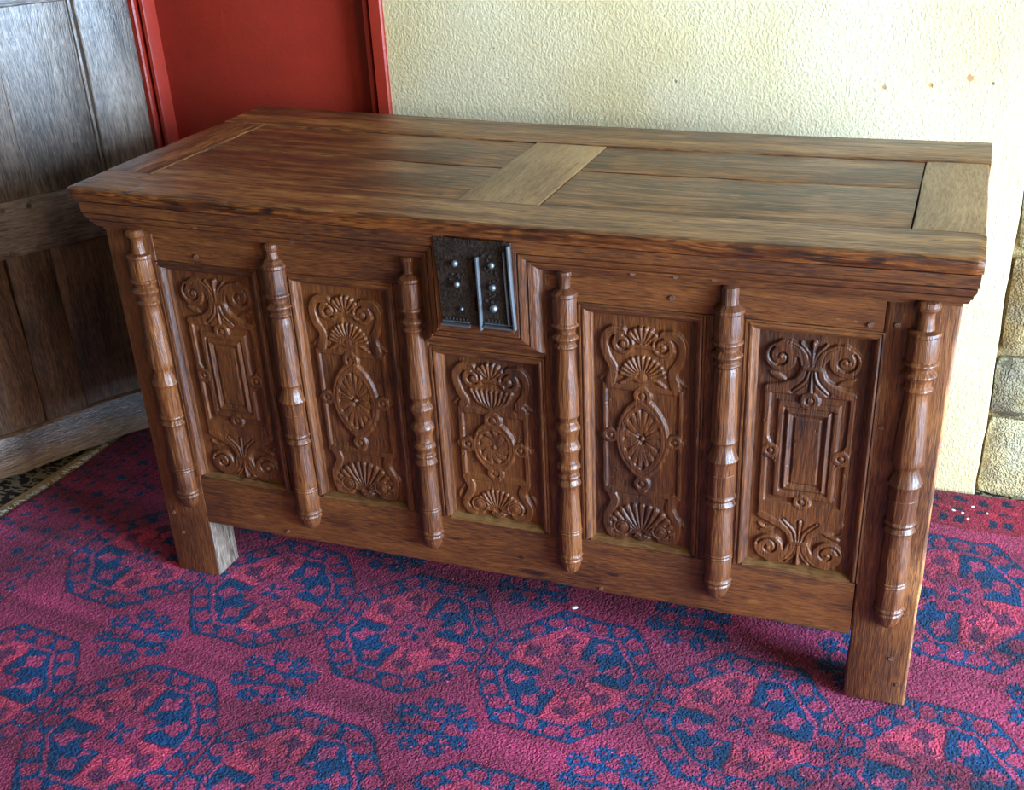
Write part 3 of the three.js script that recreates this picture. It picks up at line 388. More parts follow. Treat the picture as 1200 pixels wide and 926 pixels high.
// upright paired scrolls, tied in the middle, with leaves (up = 1: volutes on top)
function pairedScrolls(R, yt, up, vx, vy, rad, footY, top, foot) {
  const a = up;
  R.poly([[-73, footY + a * 2], [-52, yt - a * 34], [-30, yt - a * 27], [-17, yt - a * 12], [-13, yt], [13, yt], [17, yt - a * 12], [30, yt - a * 27], [52, yt - a * 34], [73, footY + a * 2], [73, footY - a * 8], [-73, footY - a * 8]], 5, 1.5);
  R.mirror((s) => {
    const out = s > 0 ? 0 : PI;
    volute(R, s * vx, vy, rad, s, 4.2, a, s > 0 ? 0.6 : PI - 0.6);
    R.stroke(curve(mx([[vx - rad * 0.1, vy + a * (rad - 6)], [vx * 0.62, vy + a * (rad - 9)], [vx * 0.36, yt + a * 22], [11, yt], [20, yt - a * 22], [44, yt - a * 36], [66, footY - a * 1]], s), 50), (t) => t < 0.5 ? 21 - 10 * t : 16, 5.8);
    R.stroke(curve(mx([[vx * 0.7, vy + a * (rad - 2)], [vx * 0.4, yt + a * 28], [15.5, yt], [26, yt - a * 20], [50, yt - a * 32], [70, footY + a * 5]], s), 50), 1.5, 1.4, 'cut');
    // leaf in the crook below the volute
    R.stroke(curve(mx([[vx - 8, yt - a * 24], [vx + 4, yt - a * 20], [vx + 16, yt - a * 14]], s), 14), (t) => 5 + 8 * Math.sin(PI * t), 3.2, 'round');
    // side leaves at the middle
    R.stroke(curve(mx([[2, yt + a * 4], [6, yt + a * 24], [20, top]], s), 16), (t) => 2 + 6 * Math.sin(PI * Math.min(1, 0.15 + t * 0.75)), 5.5, 'round');
    R.stroke(curve(mx([[4, yt - a * 4], [9, yt - a * 22], [28, foot]], s), 16), (t) => 10, 3.2, 'set'); R.stroke(curve(mx([[4, yt - a * 4], [9, yt - a * 22], [28, foot]], s), 16), (t) => 2 + 6 * Math.sin(PI * Math.min(1, 0.15 + t * 0.75)), 6.8, 'round');
    R.stroke(curve(mx([[1.5, yt + a * 4], [12, yt + a * 30], [36, top]], s), 16), (t) => 2 + 3.5 * t, 4.2, 'round');
  });
  R.stroke([[0, yt + a * 3], [0, top]], (t) => 3 + 7 * t ** 2, 7, 'round'); R.stroke([[0, yt - a * 3], [0, foot]], (t) => 6 + 7 * t, 3.2, 'set'); R.stroke([[0, yt - a * 3], [0, foot]], (t) => 3 + 6 * t ** 2, 7, 'round');
  R.rect(-17, 17, yt - 5, yt + 5, 7.6, 2);
}
// S-shaped straps at both sides of a shell (a = 1 upright, -1 hanging)
function sStraps(R, P, w = 13) { R.mirror((s) => { const C = curve(mx(P, s), 50); R.stroke(C, (t) => w * (1 - 0.15 * Math.sin(PI * t)), 5.4); R.stroke(C.map(([x, y]) => [x - s * w * 0.28, y]), 1.4, 1.2, 'cut'); }); }
function frame(R, hw, y0, y1, w, h = 5.2) { R.rect(-hw, hw, y0, y0 + w, h); R.rect(-hw, hw, y1 - w, y1, h); R.rect(-hw, -hw + w, y0, y1, h); R.rect(hw - w, hw, y0, y1, h); }

function carveRectangle(seed) {                                   // cartouche with a small raised rectangle
  const R = new Relief(92, -20, 440);
  R.rect(-73, 73, 92, 332, 5, 1.5);
  pairedScrolls(R, 372, 1, 50, 387, 26, 332, 414, 330);
  R.rect(-63, 63, 122, 324, 1.4, 1.6, 'set');                     // sunk channel
  R.rect(-50, 50, 132, 312, 5.6, 1.6, 'set');                     // inner strap
  R.rect(-40, 40, 143, 301, 2.2, 1.6, 'set'); R.rect(-37, 37, 146, 298, 7.4, 5, 'set'); R.rect(-30, 30, 153, 291, 4.4, 2, 'set'); R.rect(-26, 26, 157, 287, 2.2, 2, 'set'); R.rect(-22, 22, 161, 283, 4.8, 1.6, 'set');
  loop(R, 0, 315, 12, 10); loop(R, 0, 127, 11, 9); R.mirror((s) => { loop(R, s * 57, 218, 10.5, 9); R.stroke([[s * 57, 228], [s * 66, 244]], 7, 5.2); R.stroke([[s * 57, 208], [s * 46, 196]], 7, 5.2); });
  pairedScrolls(R, 46, -1, 50, 29, 26, 92, 4, 88);
  R.mirror((s) => R.stroke(curve(mx([[40, 70], [56, 66], [71, 74]], s), 12), (t) => 2 + 6 * Math.sin(PI * t), 4.4, 'round'));
  return R.soften(1).age(seed);
}
function shellTop(R, y0, y1, bowl) {                              // volutes, gadroons above, shell or bowl below
  const vy = y1 - 27, vx = 34;
  R.poly([[-58, y0], [-50, vy - 40], [-60, vy - 10], [-40, vy + 18], [40, vy + 18], [60, vy - 10], [50, vy - 40], [58, y0]], 2.4, 2);
  sStraps(R, [[vx + 2, vy + 20], [vx + 20, vy + 21], [66, vy + 4], [62, vy - 24], [51, vy - 46], [56, y0 + 6]], 19);
  R.mirror((s) => { volute(R, s * vx, vy, 20, -s, 6, 1, s > 0 ? PI / 2 + .4 : PI / 2 - .4); R.stroke([[s * (vx - 10), vy - 4], [0, vy - 2]], 10, 5.2); R.stroke(curve(mx([[58, vy + 22], [69, vy + 8], [71, vy - 14]], s), 14), (t) => 2 + 4 * t, 4, 'round'); });
  fan(R, 0, vy - 2, 6, y1 - vy + 3, 0.62, PI - 0.62, 6, 6.4, 1, 1.1);
  R.mirror((s) => R.stroke(curve(mx([[57, y0 + 22], [66, y0 + 14], [72, y0 + 8]], s), 10), (t) => 4 + 4 * t, 3.6, 'round'));
  if (bowl) { R.rect(-40, 40, y0 + 36, y0 + 40, 4.6, 1); for (let k = 0; k < 9; k++) { const u = (k - 4) / 4; R.stroke(curve([[u * 6, y0 + 4], [u * 26, y0 + 16], [u * 38, y0 + 37]], 10), (t) => 2.4 + 6.4 * t, 6.6, 'round', 1); } }
  else { fan(R, 0, y0 + 17, 11, 37, 0.02, PI - 0.02, 13, 6.4, 0.98, 1.0); R.dome(0, y0 + 17, 12, 6.5, 13); R.mirror((s) => R.stroke(curve(mx([[4, y0 + 12], [20, y0 + 15], [38, y0 + 4]], s), 12), (t) => 14 - 7 * t, 5.6, 'round')); R.rect(-42, 42, y0, y0 + 5, 4.8); }
}
function shellFoot(R, ytop, rise) {
  const vx = 35, vy = 24;
  R.poly([[-54, ytop], [-50, ytop - 20], [-60, ytop - 45], [-40, 8], [40, 8], [60, ytop - 45], [50, ytop - 20], [54, ytop]], 2.4, 2);
  sStraps(R, [[58, ytop + 4], [50, ytop - 16], [56, ytop - 32], [64, ytop - 50], [56, 8], [36, 8]], 19);
  fan(R, 0, 12, 8, rise - 3, 0.1, PI - 0.1, 13, 6.4, 1, 0.98);
  R.mirror((s) => { R.disk(s * vx, vy, 18, 17, 6.2, 'max'); R.stroke(arc(s * vx, vy, 12.5, 12, 0, 2 * PI, 30), 2, 3, 'cut'); R.dome(s * vx, vy, 9, 8.2, 8.5, 3); });
  fan(R, 0, 16, 6, 16, -PI + 0.5, -0.5, 7, 5, 1, 1);
  R.mirror((s) => R.stroke(curve(mx([[66, 58], [74, 44], [77, 30]], s), 12), (t) => 2 + 5 * Math.sin(PI * t), 3.4, 'round'));
}
function petals(R, cx, cy, rx, ry, n, swirl, eye, r0 = 0.2) {
  R.disk(cx, cy, rx, ry, 1.2);
  for (let k = 0; k < n; k++) { const a = (k + 0.5) / n * 2 * PI + 0.05, P = []; for (let i = 0; i <= 10; i++) { const t = lerp(r0, 0.95, i / 10), b = a + swirl * (t - r0); P.push([cx + rx * t * Math.cos(b), cy + ry * t * Math.sin(b)]); } const wr = 2 * PI / n * Math.hypot(rx * Math.sin(a), ry * Math.cos(a)) * Math.max(rx, ry) / Math.max(rx, ry); R.stroke(P, (t) => lerp(1.8, wr * 0.92, Math.sin(Math.min(1, t * 1.05) * PI * 0.5)), 6, 'round', 1); R.stroke(P.slice(1, 9), 1.4, 1.6, 'cut'); }
  R.dome(cx, cy, eye, 7.5);
}
function carveAlmond(seed, rowY = 0) {                             // pointed oval with a long rosette
  const R = new Relief(92, -20, 440);
  shellTop(R, 304, 407, false);
  R.rect(-71, 71, 92, 306, 5, 1.5); R.rect(-63, 63, 103, 296, 1.4, 1.6, 'set');
  const al = (hw, hh, cy) => { const P = []; const Rr = (hw * hw + hh * hh) / (2 * hw), o = Rr - hw, m = Math.asin(hh / Rr); for (let i = 0; i <= 24; i++) { const a = lerp(-m, m, i / 24); P.push([Rr * Math.cos(a) - o, cy + Rr * Math.sin(a)]); } for (let i = 1; i < 24; i++) { const a = lerp(m, -m, i / 24); P.push([-(Rr * Math.cos(a) - o), cy + Rr * Math.sin(a)]); } return P; };
  R.poly(al(48, 84, 206), 6.2, 1.6); R.mirror((s) => { R.stroke([[s * 44, 206], [s * 68, 206]], 16, 5.6); }); R.stroke([[0, 270], [0, 300]], 18, 5.6); R.stroke([[0, 140], [0, 104]], 18, 5.6); loop(R, 0, 288, 12, 10); loop(R, 0, 118, 11, 9); R.mirror((s) => loop(R, s * 56, 207, 10.5, 9));
  R.poly(al(33, 60, 206), 1.2, 1.4, 'set'); petals(R, 0, 206, 31, 55, 16, 0.0, 5.2); R.poly(al(34, 62, 206), 1.2, 0.1, 'max');
  R.stroke([...al(40.5, 72, 206), al(40.5, 72, 206)[0]], 12, 6.6); R.stroke([...al(40.5, 72, 206), al(40.5, 72, 206)[0]], 1.6, 1.3, 'cut');
  shellFoot(R, 92, 62);
  return R.soften(1).age(seed);
}
function carveRound(seed) {                                       // bowl of gadroons above a round rosette in a twisted ring
  const R = new Relief(92, -20, 340);
  shellTop(R, 222, 309, true);
  R.rect(-68, 68, 74, 226, 5, 1.5); R.rect(-58, 58, 87, 213, 1.4, 1.6, 'set');
  R.stroke([[0, 185], [0, 214]], 20, 5.6); R.stroke([[0, 112], [0, 84]], 20, 5.6); R.stroke([[-64, 149], [64, 149]], 18, 5.6); loop(R, 0, 203, 13, 10); loop(R, 0, 95, 12, 10); R.mirror((s) => loop(R, s * 50, 149, 11, 9.5));
  R.disk(0, 149, 42, 48, 6.2, 'max'); R.stroke(arc(0, 149, 35, 40, 0, 2 * PI, 50), 1.4, 1.4, 'cut'); R.disk(0, 149, 29, 34, 1.2);
  petals(R, 0, 149, 27, 31, 11, 0.8, 5.8, 0.16);
  R.mirror((s) => { R.stroke(curve(mx([[6, 200], [22, 188], [34, 172]], s), 12), 8, s > 0 ? 6.8 : 6); R.stroke(curve(mx([[6, 98], [22, 110], [34, 126]], s), 12), 8, s < 0 ? 6.8 : 6); });
  shellFoot(R, 74, 46);
  return R.soften(1).age(seed);
}

// frame of the front
const P_ = (name, g, mat = M.front, label) => part(name, g, mat, chest, label);
P_('post', board(0, 0.1, 0, 0.812, -0.072, 0, { axis: 'y', r: 0.0018, n: 40, amp: 0.0005 }));
{ // right post: its outer edge is rubbed down to pale wood in places
  const g = board(1.395, 1.5, 0, 0.812, -0.072, 0, { axis: 'y', r: 0.0045, n: 160, amp: 0.0018 }), P = g.attributes.position, c = new Float32Array(P.count * 3);
  for (let i = 0; i < P.count; i++) { const y = P.getY(i), e = sstep(1.4945, 1.4985, P.getX(i)) * sstep(-0.012, -0.002, P.getZ(i)) * sstep(0.35, 0.7, 0.35 + wob(y * 30 + 50, 3, 999, 999) * 0.6) * sstep(0.75, 0.5, y); c.set([1 + 2.4 * e, 1 + 3.6 * e, 1 + 5 * e], 3 * i); }
  g.setAttribute('color', new THREE.BufferAttribute(c, 3)); P_('post', g, M.edge); }
P_('post', board(0, 0.075, 0, 0.805, -0.61, -0.54, { axis: 'y' })); P_('post', board(1.425, 1.5, 0, 0.805, -0.61, -0.54, { axis: 'y' }));
P_('worn_face', board(0.0998, 0.1012, 0.0005, 0.1305, -0.0715, -0.001, { axis: 'y', r: 0.0004, n: 20, amp: 0.0004 }), M.endwood, 'greyed bare inner face of the foot');
P_('top_rail', board(0.1005, 1.3945, 0.7, 0.812, -0.034, -0.0008, { r: 0.0015, n: 40 }));
P_('bottom_rail', board(0.1005, 1.3945, 0.131, 0.2405, -0.04, -0.0006, { r: 0.004, n: 60, amp: 0.0012 }));
const open = [[0.092, 0.310, 0.2405, 0.7], [0.366, 0.577, 0.2405, 0.7], [0.637, 0.850, 0.2405, 0.592], [0.912, 1.124, 0.2405, 0.7], [1.187, 1.399, 0.2405, 0.7]];
for (const [a, b] of [[0.310, 0.366], [0.577, 0.637], [0.850, 0.912], [1.124, 1.187]]) P_('muntin', board(a, b, 0.2405, 0.7, -0.034, -0.001, { axis: 'y', r: 0.0012, n: 30 }));
P_('lock_rail', board(0.637, 0.85, 0.592, 0.7, -0.034, -0.0012, { r: 0.001 }));
const designs = [carveRectangle(5), carveAlmond(6), carveRound(7), carveAlmond(8), carveRectangle(9)];
const mould = [[0, -0.034], [0, 0.0005], [0.0034, 0.0005], [0.0040, -0.0024], [0.0056, -0.0008], [0.0080, 0.0006], [0.0105, 0.0004], [0.0130, -0.0012], [0.0150, -0.0040], [0.0162, -0.0078], [0.0164, -0.0105], [0.0186, -0.0110], [0.0205, -0.0128], [0.0212, -0.0168], [0.0214, -0.034]];
open.forEach(([a, b, c, d], i) => {
  const cx = (a + b) / 2 + (i === 0 ? 0.004 : 0), pnl = part('carved_panel', designs[i].mesh(cx, 0.2505, -0.0160, 0.010), M.front, chest, ['carved panel with a raised rectangle', 'carved panel with a pointed oval rosette', 'short carved panel with a round rosette', 'carved panel with a pointed oval rosette', 'carved panel with a raised rectangle'][i]);
  const sill = 0.006;
  part('moulding', boxUV(prism(mould, (q, z, t) => [a + q, lerp(c + sill * (q / 0.018), d - q, t), z], 24), 'y'), M.front, pnl);
  part('moulding', boxUV(prism(mould, (q, z, t) => [b - q, lerp(c + sill * (q / 0.018), d - q, t), z], 24), 'y'), M.front, pnl);
  part('moulding', boxUV(prism(mould, (q, z, t) => [lerp(a + q, b - q, t), d - q, z], 24), 'x'), M.front, pnl);
  part('sill', boxUV(prism([[-0.002, -0.002], [0.0035, -0.004], [0.009, -0.0155], [0.009, -0.03], [-0.002, -0.03]], (q, z, t) => [lerp(a + 0.014, b - 0.014, t), c + q + wobble(t * 9, i, 5, 0.0012), z + wobble(t * 7, i + 4, 5, 0.001)], 24), 'x'), M.sill, pnl, 'paler sill under the panel');
});
// sides, back and floor of the box
for (const x of [0.01, 1.468]) { P_('side_panel', board(x, x + 0.022, 0.15, 0.805, -0.545, -0.066, { axis: 'z', amp: 0.001 })); }
P_('back_panel', board(0.02, 1.48, 0.15, 0.805, -0.6, -0.578)); P_('bottom_board', board(0.03, 1.47, 0.14, 0.158, -0.58, -0.04));

// moulding under the lid, mitred round the lock plate and returned along both ends
const corn = [[0, -0.004], [0, 0.0015], [0.005, 0.0015], [0.0065, 0.006], [0.010, 0.0125], [0.0145, 0.0155], [0.0185, 0.0164], [0.0192, 0.0208], [0.0226, 0.0212], [0.0232, 0.0182], [0.0248, 0.0182], [0.0256, 0.0222], [0.031, 0.0266], [0.0365, 0.0280], [0.0372, 0.0252], [0.0390, 0.0252], [0.0398, 0.0300], [0.046, 0.0306], [0.0495, 0.0310], [0.054, 0.0312], [0.059, 0.0312], [0.059, -0.004]];
const CB = 0.7525;
{
  const seg = (fa, fb) => boxUV(prism(corn, (q, z, t) => { const x = lerp(fa(q, z), fb(q, z), t); return [x, CB + q + sag(x) * 0.9 + wobble(x * 3, q * 40, 5, 0.0006), z]; }, 30), 'x');
  const s1 = seg((q, z) => -z * 0.62, (q) => 0.633 + q), s2 = seg((q) => 0.858 - q, (q, z) => W + z * 0.65);
  P_('cornice', s1); P_('cornice', s2);
  for (const s of [0, 1]) P_('cornice', boxUV(prism(corn, (q, z, t) => [s ? W + z * 0.65 : -z * 0.62, CB + q, lerp(z, -0.6, t)], 10), 'z'));
  const fr = (name, g) => P_('lock_moulding', g);
  const B0 = 0.5985;
  fr('l', boxUV(prism(corn, (q, z, t) => { const x = 0.633 + q; return [x, lerp(B0 + q, CB + q + sag(0.65) * 0.9, t), z]; }, 12), 'y'));
  fr('r', boxUV(prism(corn, (q, z, t) => { const x = 0.858 - q; return [x, lerp(B0 + q, CB + q + sag(0.8) * 0.9, t), z]; }, 12), 'y'));
  fr('b', boxUV(prism(corn, (q, z, t) => [lerp(0.633 + q, 0.858 - q, t), B0 + q, z], 12), 'x'));
  P_('lock_block', board(0.690, 0.801, 0.655, 0.806, -0.01, 0.022, { axis: 'y', r: 0.001 }));
}
// iron lock plate
{
  const Z = 0.0312, lp = P_('lock_plate', (() => {
    const s = new THREE.Shape(), r = rng(21), pts = [[0.6775, 0.802], [0.8115, 0.802], [0.8145, 0.656], [0.6845, 0.6525]];
    pts.forEach(([x, y], i) => { const [x2, y2] = pts[(i + 1) % 4]; for (let k = 0; k < 14; k++) { const t = k / 14, X = lerp(x, x2, t) + (r() - .5) * 0.0016, Y = lerp(y, y2, t) + (r() - .5) * 0.0016; i + k ? s.lineTo(X, Y) : s.moveTo(X, Y); } }); s.closePath();
    const hole = (x0, x1, y0, y1) => { const h = new THREE.Path(); h.moveTo(x0, y0); h.lineTo(x0 + .001, y1); h.lineTo(x1, y1 - .001); h.lineTo(x1 - .001, y0); h.closePath(); s.holes.push(h); };
    hole(0.7435, 0.7515, 0.746, 0.766); hole(0.744, 0.752, 0.68, 0.706);
    for (const [x, y] of [[0.7005, 0.789], [0.7307, 0.7695], [0.7815, 0.7935], [0.706, 0.70]]) { const h = new THREE.Path(); h.absarc(x, y, 0.0017, 0, 7); s.holes.push(h); }
    const g = new THREE.ExtrudeGeometry(s, { depth: 0.0022, bevelEnabled: true, bevelSize: 0.0006, bevelThickness: 0.0006, bevelSegments: 1 }); g.translate(0, 0, Z - 0.0004); return worldUV(g);
  })(), M.iron, 'dark wrought iron lock plate');
  const F = Z + 0.0022, bar = (pts, w, h) => { const P = pts.map(([x, y]) => new THREE.Vector3(x, y, 0)), c = new THREE.CatmullRomCurve3(P); const prof = [[-w / 2, 0], [w / 2, 0], [w / 2, h * 0.55], [w * 0.28, h], [-w * 0.28, h], [-w / 2, h * 0.55]]; return worldUV(prism(prof, (p, q, t) => { const o = c.getPoint(t), d = c.getTangent(t); return [o.x - d.y * p, o.y + d.x * p, F + q]; }, 14)); };
  part('hasp_bar', bar([[0.7540, 0.7755], [0.7545, 0.73], [0.7552, 0.69], [0.7548, 0.649]], 0.0042, 0.008), M.steel, lp);
  part('edge_strip', bar([[0.8008, 0.788], [0.8022, 0.73], [0.8046, 0.661]], 0.0042, 0.005), M.steel, lp); part('edge_strip', bar([[0.8088, 0.798], [0.8108, 0.73], [0.8148, 0.655]], 0.0046, 0.0075), M.steel, lp);
  for (const [a, b] of [[[0.684, 0.6528], [0.7345, 0.6528]], [[0.760, 0.6555], [0.8125, 0.6555]]]) { part('edge_strip', bar([a, b], 0.0045, 0.0065), M.steel, lp); part('edge_strip', bar([[a[0] + 0.001, a[1] + 0.0058], [b[0] - 0.001, b[1] + 0.0058]], 0.003, 0.0035), M.steel, lp);
    const teeth = []; for (let x = a[0] + 0.008; x < b[0] - 0.004; x += 0.0062) { const g = new THREE.SphereGeometry(0.0028, 8, 6); g.scale(1, 1.2, 0.8); g.translate(x, a[1] + 0.0098, F + 0.0006); teeth.push(g); } part('serrated_edge', join(teeth), M.iron, lp); }
  { const teeth = []; for (let y = 0.672; y < 0.785; y += 0.0072) { const g = new THREE.SphereGeometry(0.0029, 8, 6); g.scale(1.2, 1, 0.7); g.translate(0.7985 + (0.785 - y) * 0.03 - 0.0025, y, F + 0.0004); teeth.push(g); } part('serrated_edge', join(teeth), M.iron, lp); }
  for (const [x, y, s] of [[0.7142, 0.761, 1], [0.7152, 0.7253, 0.95], [0.7207, 0.6821, 0.6], [0.7785, 0.7632, 0.95], [0.7787, 0.7254, 1], [0.779, 0.6894, 1.15]]) { const g = new THREE.SphereGeometry(0.0058 * s, 18, 12); g.scale(1, 1, 0.95); g.translate(x, y, F + 0.003 * s); part('stud', g, M.steel, lp); }
  const r = rng(71), scraps = []; for (const [cx, cy, n, sx, sy] of [[0.7155, 0.736, 11, 0.013, 0.015], [0.778, 0.745, 12, 0.014, 0.016], [0.771, 0.703, 7, 0.011, 0.012], [0.768, 0.775, 5, 0.010, 0.008]]) for (let k = 0; k < n; k++) { const g = new THREE.IcosahedronGeometry(0.0018 + 0.0018 * r(), 1); g.scale(1.2, 0.8, 0.8); g.rotateZ(r() * 3); g.translate(cx + (r() * 2 - 1) * sx, cy + (r() * 2 - 1) * sy, F + 0.0004); scraps.push(g); }
  part('pierced_ornament', join(scraps), M.iron, lp);
}
// lid: framed planks on hidden battens
{
  const lid = new THREE.Group(); lid.name = 'lid'; lid.userData.label = 'framed plank lid'; chest.add(lid);
  const y0 = 0.811, y1 = HT;
  const plank = (x0, x1, z0, z1, axis, dy = 0, o = {}, mat = M.lid, label) => part('lid_board', board(x0, x1, y0, y1 + dy, z0, z1, { axis, r: 0.0010, n: 30, amp: 0.0009, deform: sagged, ...o }), mat, lid, label);
  // front rail with a rounded worn nosing
  { const pr = [[y0, -0.078], [y0, 0.026], [y0 + 0.003, 0.0335], [y0 + 0.008, 0.0368], [y0 + 0.014, 0.0378], [y1 - 0.0075, 0.0378], [y1 - 0.003, 0.0362], [y1 - 0.0006, 0.0325], [y1, 0.028], [y1, -0.0765], [y1 - 0.0012, -0.078]];
    const g = prism(pr, (p, q, t) => { const x = lerp(-0.040, 1.5225, t); let y = p, z = q; const edge = Math.min(x + 0.04, 1.5225 - x), e = 1 - sstep(0, 0.007, edge); if (q > 0.02) z -= 0.004 * e; y -= (p > 0.83 ? 1 : 0) * 0.003 * e; if (p > 0.82 && q > 0.02) { const c = Math.max(0, wobble(x * 5, 0.3, 9, 1) - 0.45); z -= c * 0.006; y -= c * 0.004 * (p > 0.83 ? 1 : 0); } return [x, y + sag(x) + wobble(x * 2, p * 9, 6, 0.0006), z + wobble(x * 2.3, p * 7 + 4, 5, 0.0014)]; }, 160, 0.5);
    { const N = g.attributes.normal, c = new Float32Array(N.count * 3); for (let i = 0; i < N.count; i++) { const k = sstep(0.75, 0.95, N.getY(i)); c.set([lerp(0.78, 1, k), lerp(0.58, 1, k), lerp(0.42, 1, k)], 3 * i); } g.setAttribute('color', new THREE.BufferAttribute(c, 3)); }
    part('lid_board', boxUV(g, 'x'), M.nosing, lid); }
  plank(-0.040, 1.524, -0.63, -0.476, 'x', 0.0006, { r: 0.004, n: 60 });
  plank(-0.038, 0.060, -0.4745, -0.0795, 'z', 0.0002, { r: 0.003 });
  plank(1.4155, 1.5215, -0.4745, -0.0795, 'z', 0.0002, { r: 0.003 }, M.pale, 'paler end board of the lid');
  plank(0.676, 0.8195, -0.4745, -0.0795, 'z', -0.0002, {}, M.pale, 'paler middle board of the lid');
  plank(0.0620, 0.6740, -0.286, -0.0825, 'x', -0.0022); plank(0.0620, 0.6740, -0.472, -0.2885, 'x', -0.0016);
  plank(0.8220, 1.4130, -0.302, -0.0825, 'x', -0.0022); plank(0.8220, 1.4130, -0.472, -0.3045, 'x', -0.0014);
  part('lid_batten', board(-0.03, 1.51, 0.806, 0.8115, -0.62, -0.03, { n: 30, deform: sagged }), M.panelling, lid);
}
// turned half columns
{
  const half = (prof, seed) => { const P = prof.map(([r, y]) => new THREE.Vector2(r, y)); const g = new THREE.LatheGeometry(P, 40, -PI / 2 - 0.25, PI + 0.5).toNonIndexed(); const Q = g.attributes.position; for (let i = 0; i < Q.count; i++) { const x = Q.getX(i), y = Q.getY(i), z = Q.getZ(i), k = 1 + wobble(y * 3 + seed, Math.atan2(x, z) + seed, 6, 0.03); Q.setXYZ(i, x * k, y, z * k); } g.computeVertexNormals(); g.deleteAttribute('normal'); const h = toCreasedNormals(mergeVertices(g, 1e-5).toNonIndexed(), 0.5); return h; };
  const colUV = (g) => { const P = g.attributes.position, uv = new Float32Array(P.count * 2), o = [rand() * 5, rand() * 5]; for (let i = 0; i < P.count; i++) { uv[2 * i] = P.getY(i) + o[0]; uv[2 * i + 1] = Math.atan2(P.getX(i), P.getZ(i)) * 0.025 + o[1]; } g.setAttribute('uv', new THREE.BufferAttribute(uv, 2)); return g; };
  const torus = (y0, y1, r0, rm, r1) => { const out = []; for (let i = 0; i <= 6; i++) { const t = i / 6; out.push([lerp(r0, r1, t) + (rm - lerp(r0, r1, t)) * Math.sin(PI * t), lerp(y0, y1, t)]); } return out; };
  const capMush = [[0.0005, 0.7615], [0.010, 0.7605], [0.016, 0.757], [0.0192, 0.751], [0.0182, 0.746], [0.0135, 0.742], [0.0118, 0.738], [0.0118, 0.729], [0.0128, 0.72], [0.0138, 0.713]];
  const capKnob = [[0.0005, 0.7575], [0.008, 0.7565], [0.0125, 0.752], [0.0132, 0.747], [0.0125, 0.742], [0.0105, 0.739], [0.0105, 0.733], [0.0125, 0.727], [0.017, 0.724]];
  const capFlare = [[0.0005, 0.7555], [0.010, 0.755], [0.0145, 0.752], [0.0148, 0.747], [0.0128, 0.743], [0.0112, 0.736], [0.0108, 0.724]];
  const capStub = [[0.0005, 0.7555], [0.008, 0.756], [0.0138, 0.7515], [0.0142, 0.743], [0.0135, 0.733], [0.0145, 0.724]];
  const upperA = [[0.0235, 0.7105], [0.0245, 0.706], [0.0225, 0.703], [0.0228, 0.69], [0.0232, 0.67], [0.0222, 0.665], ...torus(0.664, 0.656, 0.0222, 0.0262, 0.0225), [0.0195, 0.652], [0.019, 0.6485], ...torus(0.647, 0.634, 0.0205, 0.0262, 0.0215), [0.0188, 0.630], [0.0182, 0.623], ...torus(0.6215, 0.612, 0.019, 0.0228, 0.019), [0.0178, 0.609]];
  const upperB = [[0.0195, 0.7195], [0.0238, 0.716], [0.0240, 0.711], [0.0222, 0.708], [0.0225, 0.69], [0.0228, 0.672], [0.0218, 0.666], ...torus(0.6645, 0.655, 0.0218, 0.0255, 0.021), [0.0182, 0.650], [0.018, 0.646], ...torus(0.6445, 0.632, 0.02, 0.0258, 0.0205), [0.018, 0.628], ...torus(0.626, 0.6185, 0.019, 0.0222, 0.0185), [0.0172, 0.616]];
  const shaft = (y0, y1, r0, r1) => Array.from({ length: 13 }, (_, i) => { const t = i / 12; return [r0 + (r1 - r0) * (0.62 * t + 0.38 * Math.sin(t * PI / 2)), lerp(y0, y1, t)]; });
  const lowA = [[0.0225, 0.484], [0.0188, 0.479], [0.0182, 0.475], [0.0188, 0.471], [0.0235, 0.458], ...torus(0.4555, 0.446, 0.0242, 0.0265, 0.0238), [0.0226, 0.443], [0.0228, 0.4235], [0.0236, 0.4225], [0.0228, 0.4205], [0.023, 0.384], ...torus(0.383, 0.374, 0.0228, 0.0256, 0.0224), [0.021, 0.371], ...torus(0.3695, 0.358, 0.0216, 0.0252, 0.021), [0.0205, 0.354]];
  const lowB = [[0.021, 0.491], [0.0182, 0.487], [0.0175, 0.482], ...torus(0.479, 0.4605, 0.019, 0.0252, 0.021), [0.0198, 0.4575], [0.0175, 0.4505], [0.0172, 0.444], ...torus(0.4415, 0.4215, 0.0185, 0.025, 0.021), [0.019, 0.418], [0.0178, 0.4105], [0.0185, 0.4045], ...torus(0.402, 0.386, 0.019, 0.0246, 0.0205), [0.0188, 0.382], ...torus(0.379, 0.3695, 0.0192, 0.0232, 0.0205), ...torus(0.368, 0.352, 0.0205, 0.0246, 0.0195), [0.0185, 0.347]];
  const foot = [[0.0232, 0.267], ...torus(0.2655, 0.2605, 0.0228, 0.0244, 0.0228), ...torus(0.2595, 0.254, 0.0228, 0.0244, 0.0228), [0.0232, 0.2495], [0.0228, 0.215], ...torus(0.2125, 0.203, 0.0222, 0.025, 0.0225), ...torus(0.202, 0.194, 0.0222, 0.0242, 0.0215), [0.0205, 0.1905], [0.0192, 0.184], [0.0155, 0.1745], [0.009, 0.168], [0.0005, 0.1655]];
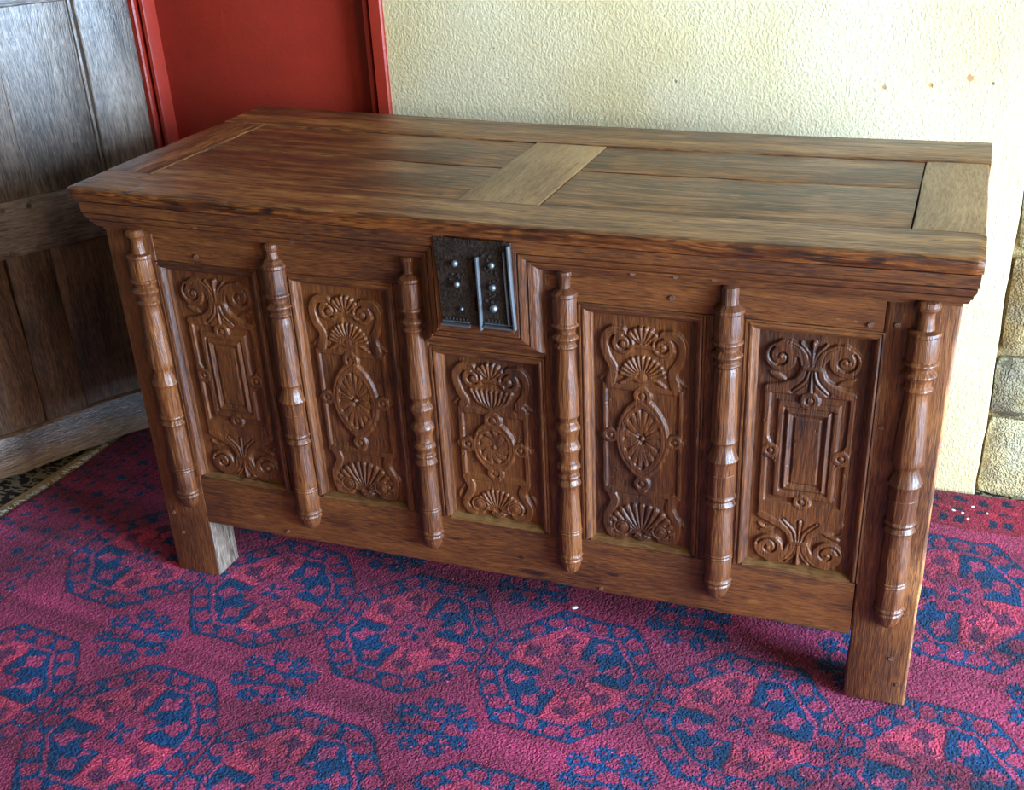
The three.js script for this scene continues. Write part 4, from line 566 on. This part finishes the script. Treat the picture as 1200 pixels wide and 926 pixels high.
  const kinds = { a: [...capMush, ...upperA, ...shaft(0.607, 0.488, 0.0175, 0.0242), ...lowA, ...shaft(0.35, 0.27, 0.0208, 0.0236), ...foot], k: [...capKnob, ...upperB, ...shaft(0.612, 0.488, 0.0185, 0.0222), ...lowA, ...shaft(0.35, 0.27, 0.0206, 0.0234), ...foot], b: [...capFlare, ...upperB, ...shaft(0.612, 0.494, 0.0172, 0.0238), ...lowB, ...shaft(0.343, 0.27, 0.0182, 0.0226), ...foot], s: [...capStub, ...upperB, ...shaft(0.612, 0.488, 0.0192, 0.0216), ...lowA, ...shaft(0.35, 0.27, 0.0206, 0.0236), ...foot] };
  for (const [k, x, sx, lab] of [['a', 0.066, 1, 'turned half column with mushroom cap'], ['k', 0.3475, 1, 'turned half column with small knob'], ['b', 0.612, 0.91], ['b', 0.8895, 0.9], ['s', 1.16, 1.02, 'turned half column with broken stub on top'], ['a', 1.453, 1.04, 'turned half column with mushroom cap']]) { const g = colUV(half(kinds[k].map(([r, y]) => [r, y]), x * 9)); const m = part('half_column', g, M.column, chest, lab); m.position.set(x, 0, 0.0); m.scale.set(sx, 1, sx); }
}
// oak pegs
{
  const g = new THREE.CylinderGeometry(0.0042, 0.0046, 0.004, 12); g.rotateX(PI / 2);
  for (const [x, y, z] of [[0.188, 0.715, 0], [0.042, 0.704, 0], [1.069, 0.723, 0], [1.375, 0.71, 0], [1.414, 0.714, 0], [0.017, 0.143, 0], [0.03, 0.096, 0], [0.946, 0.139, 0], [0.288, 0.144, 0], [1.482, 0.196, 0], [1.468, 0.098, 0], [1.485, 0.045, 0], [1.408, 0.541, 0], [0.215, 0.779, 0.0235], [0.404, 0.768, 0.018], [1.009, 0.764, 0.0165], [1.078, 0.766, 0.0165], [1.138, 0.767, 0.0165]]) { const p = part('peg', g, M.front, chest); p.position.set(x, y, z); }
}
// crumbs on the rug
{
  const g = new THREE.IcosahedronGeometry(0.004, 1), base = new THREE.Mesh(g, M.crumb);
  const put = (x, z, s, label, group) => { const c = base.clone(); c.name = numbered('crumb'); c.castShadow = c.receiveShadow = true; c.scale.set(s * 1.6, s * 0.6, s); c.rotation.y = x * 30; c.position.set(x, 0.002, z); c.userData = { label, category: 'crumb' }; if (group) c.userData.group = group; scene.add(c); };
  put(0.857, 0.005 - 0.11, 1.1, 'single pale crumb lying on the rug before the middle of the chest');
  for (const [x, z, s, l] of [[1.558, -0.693, 0.8, 'leftmost of the five pale crumbs on the rug by the cream wall'], [1.599, -0.72, 0.7, 'pale crumb nearest the foot of the cream wall among the five on the rug'], [1.578, -0.687, 0.6, 'pale crumb second from the left of the five on the rug by the wall'], [1.63, -0.699, 0.7, 'rightmost of the five pale crumbs on the rug by the cream wall'], [1.59, -0.665, 0.6, 'pale crumb lying farthest from the cream wall among the five on the rug']]) put(x, z, s, l, 'crumbs by the wall');
}

renderer.render(scene, camera);
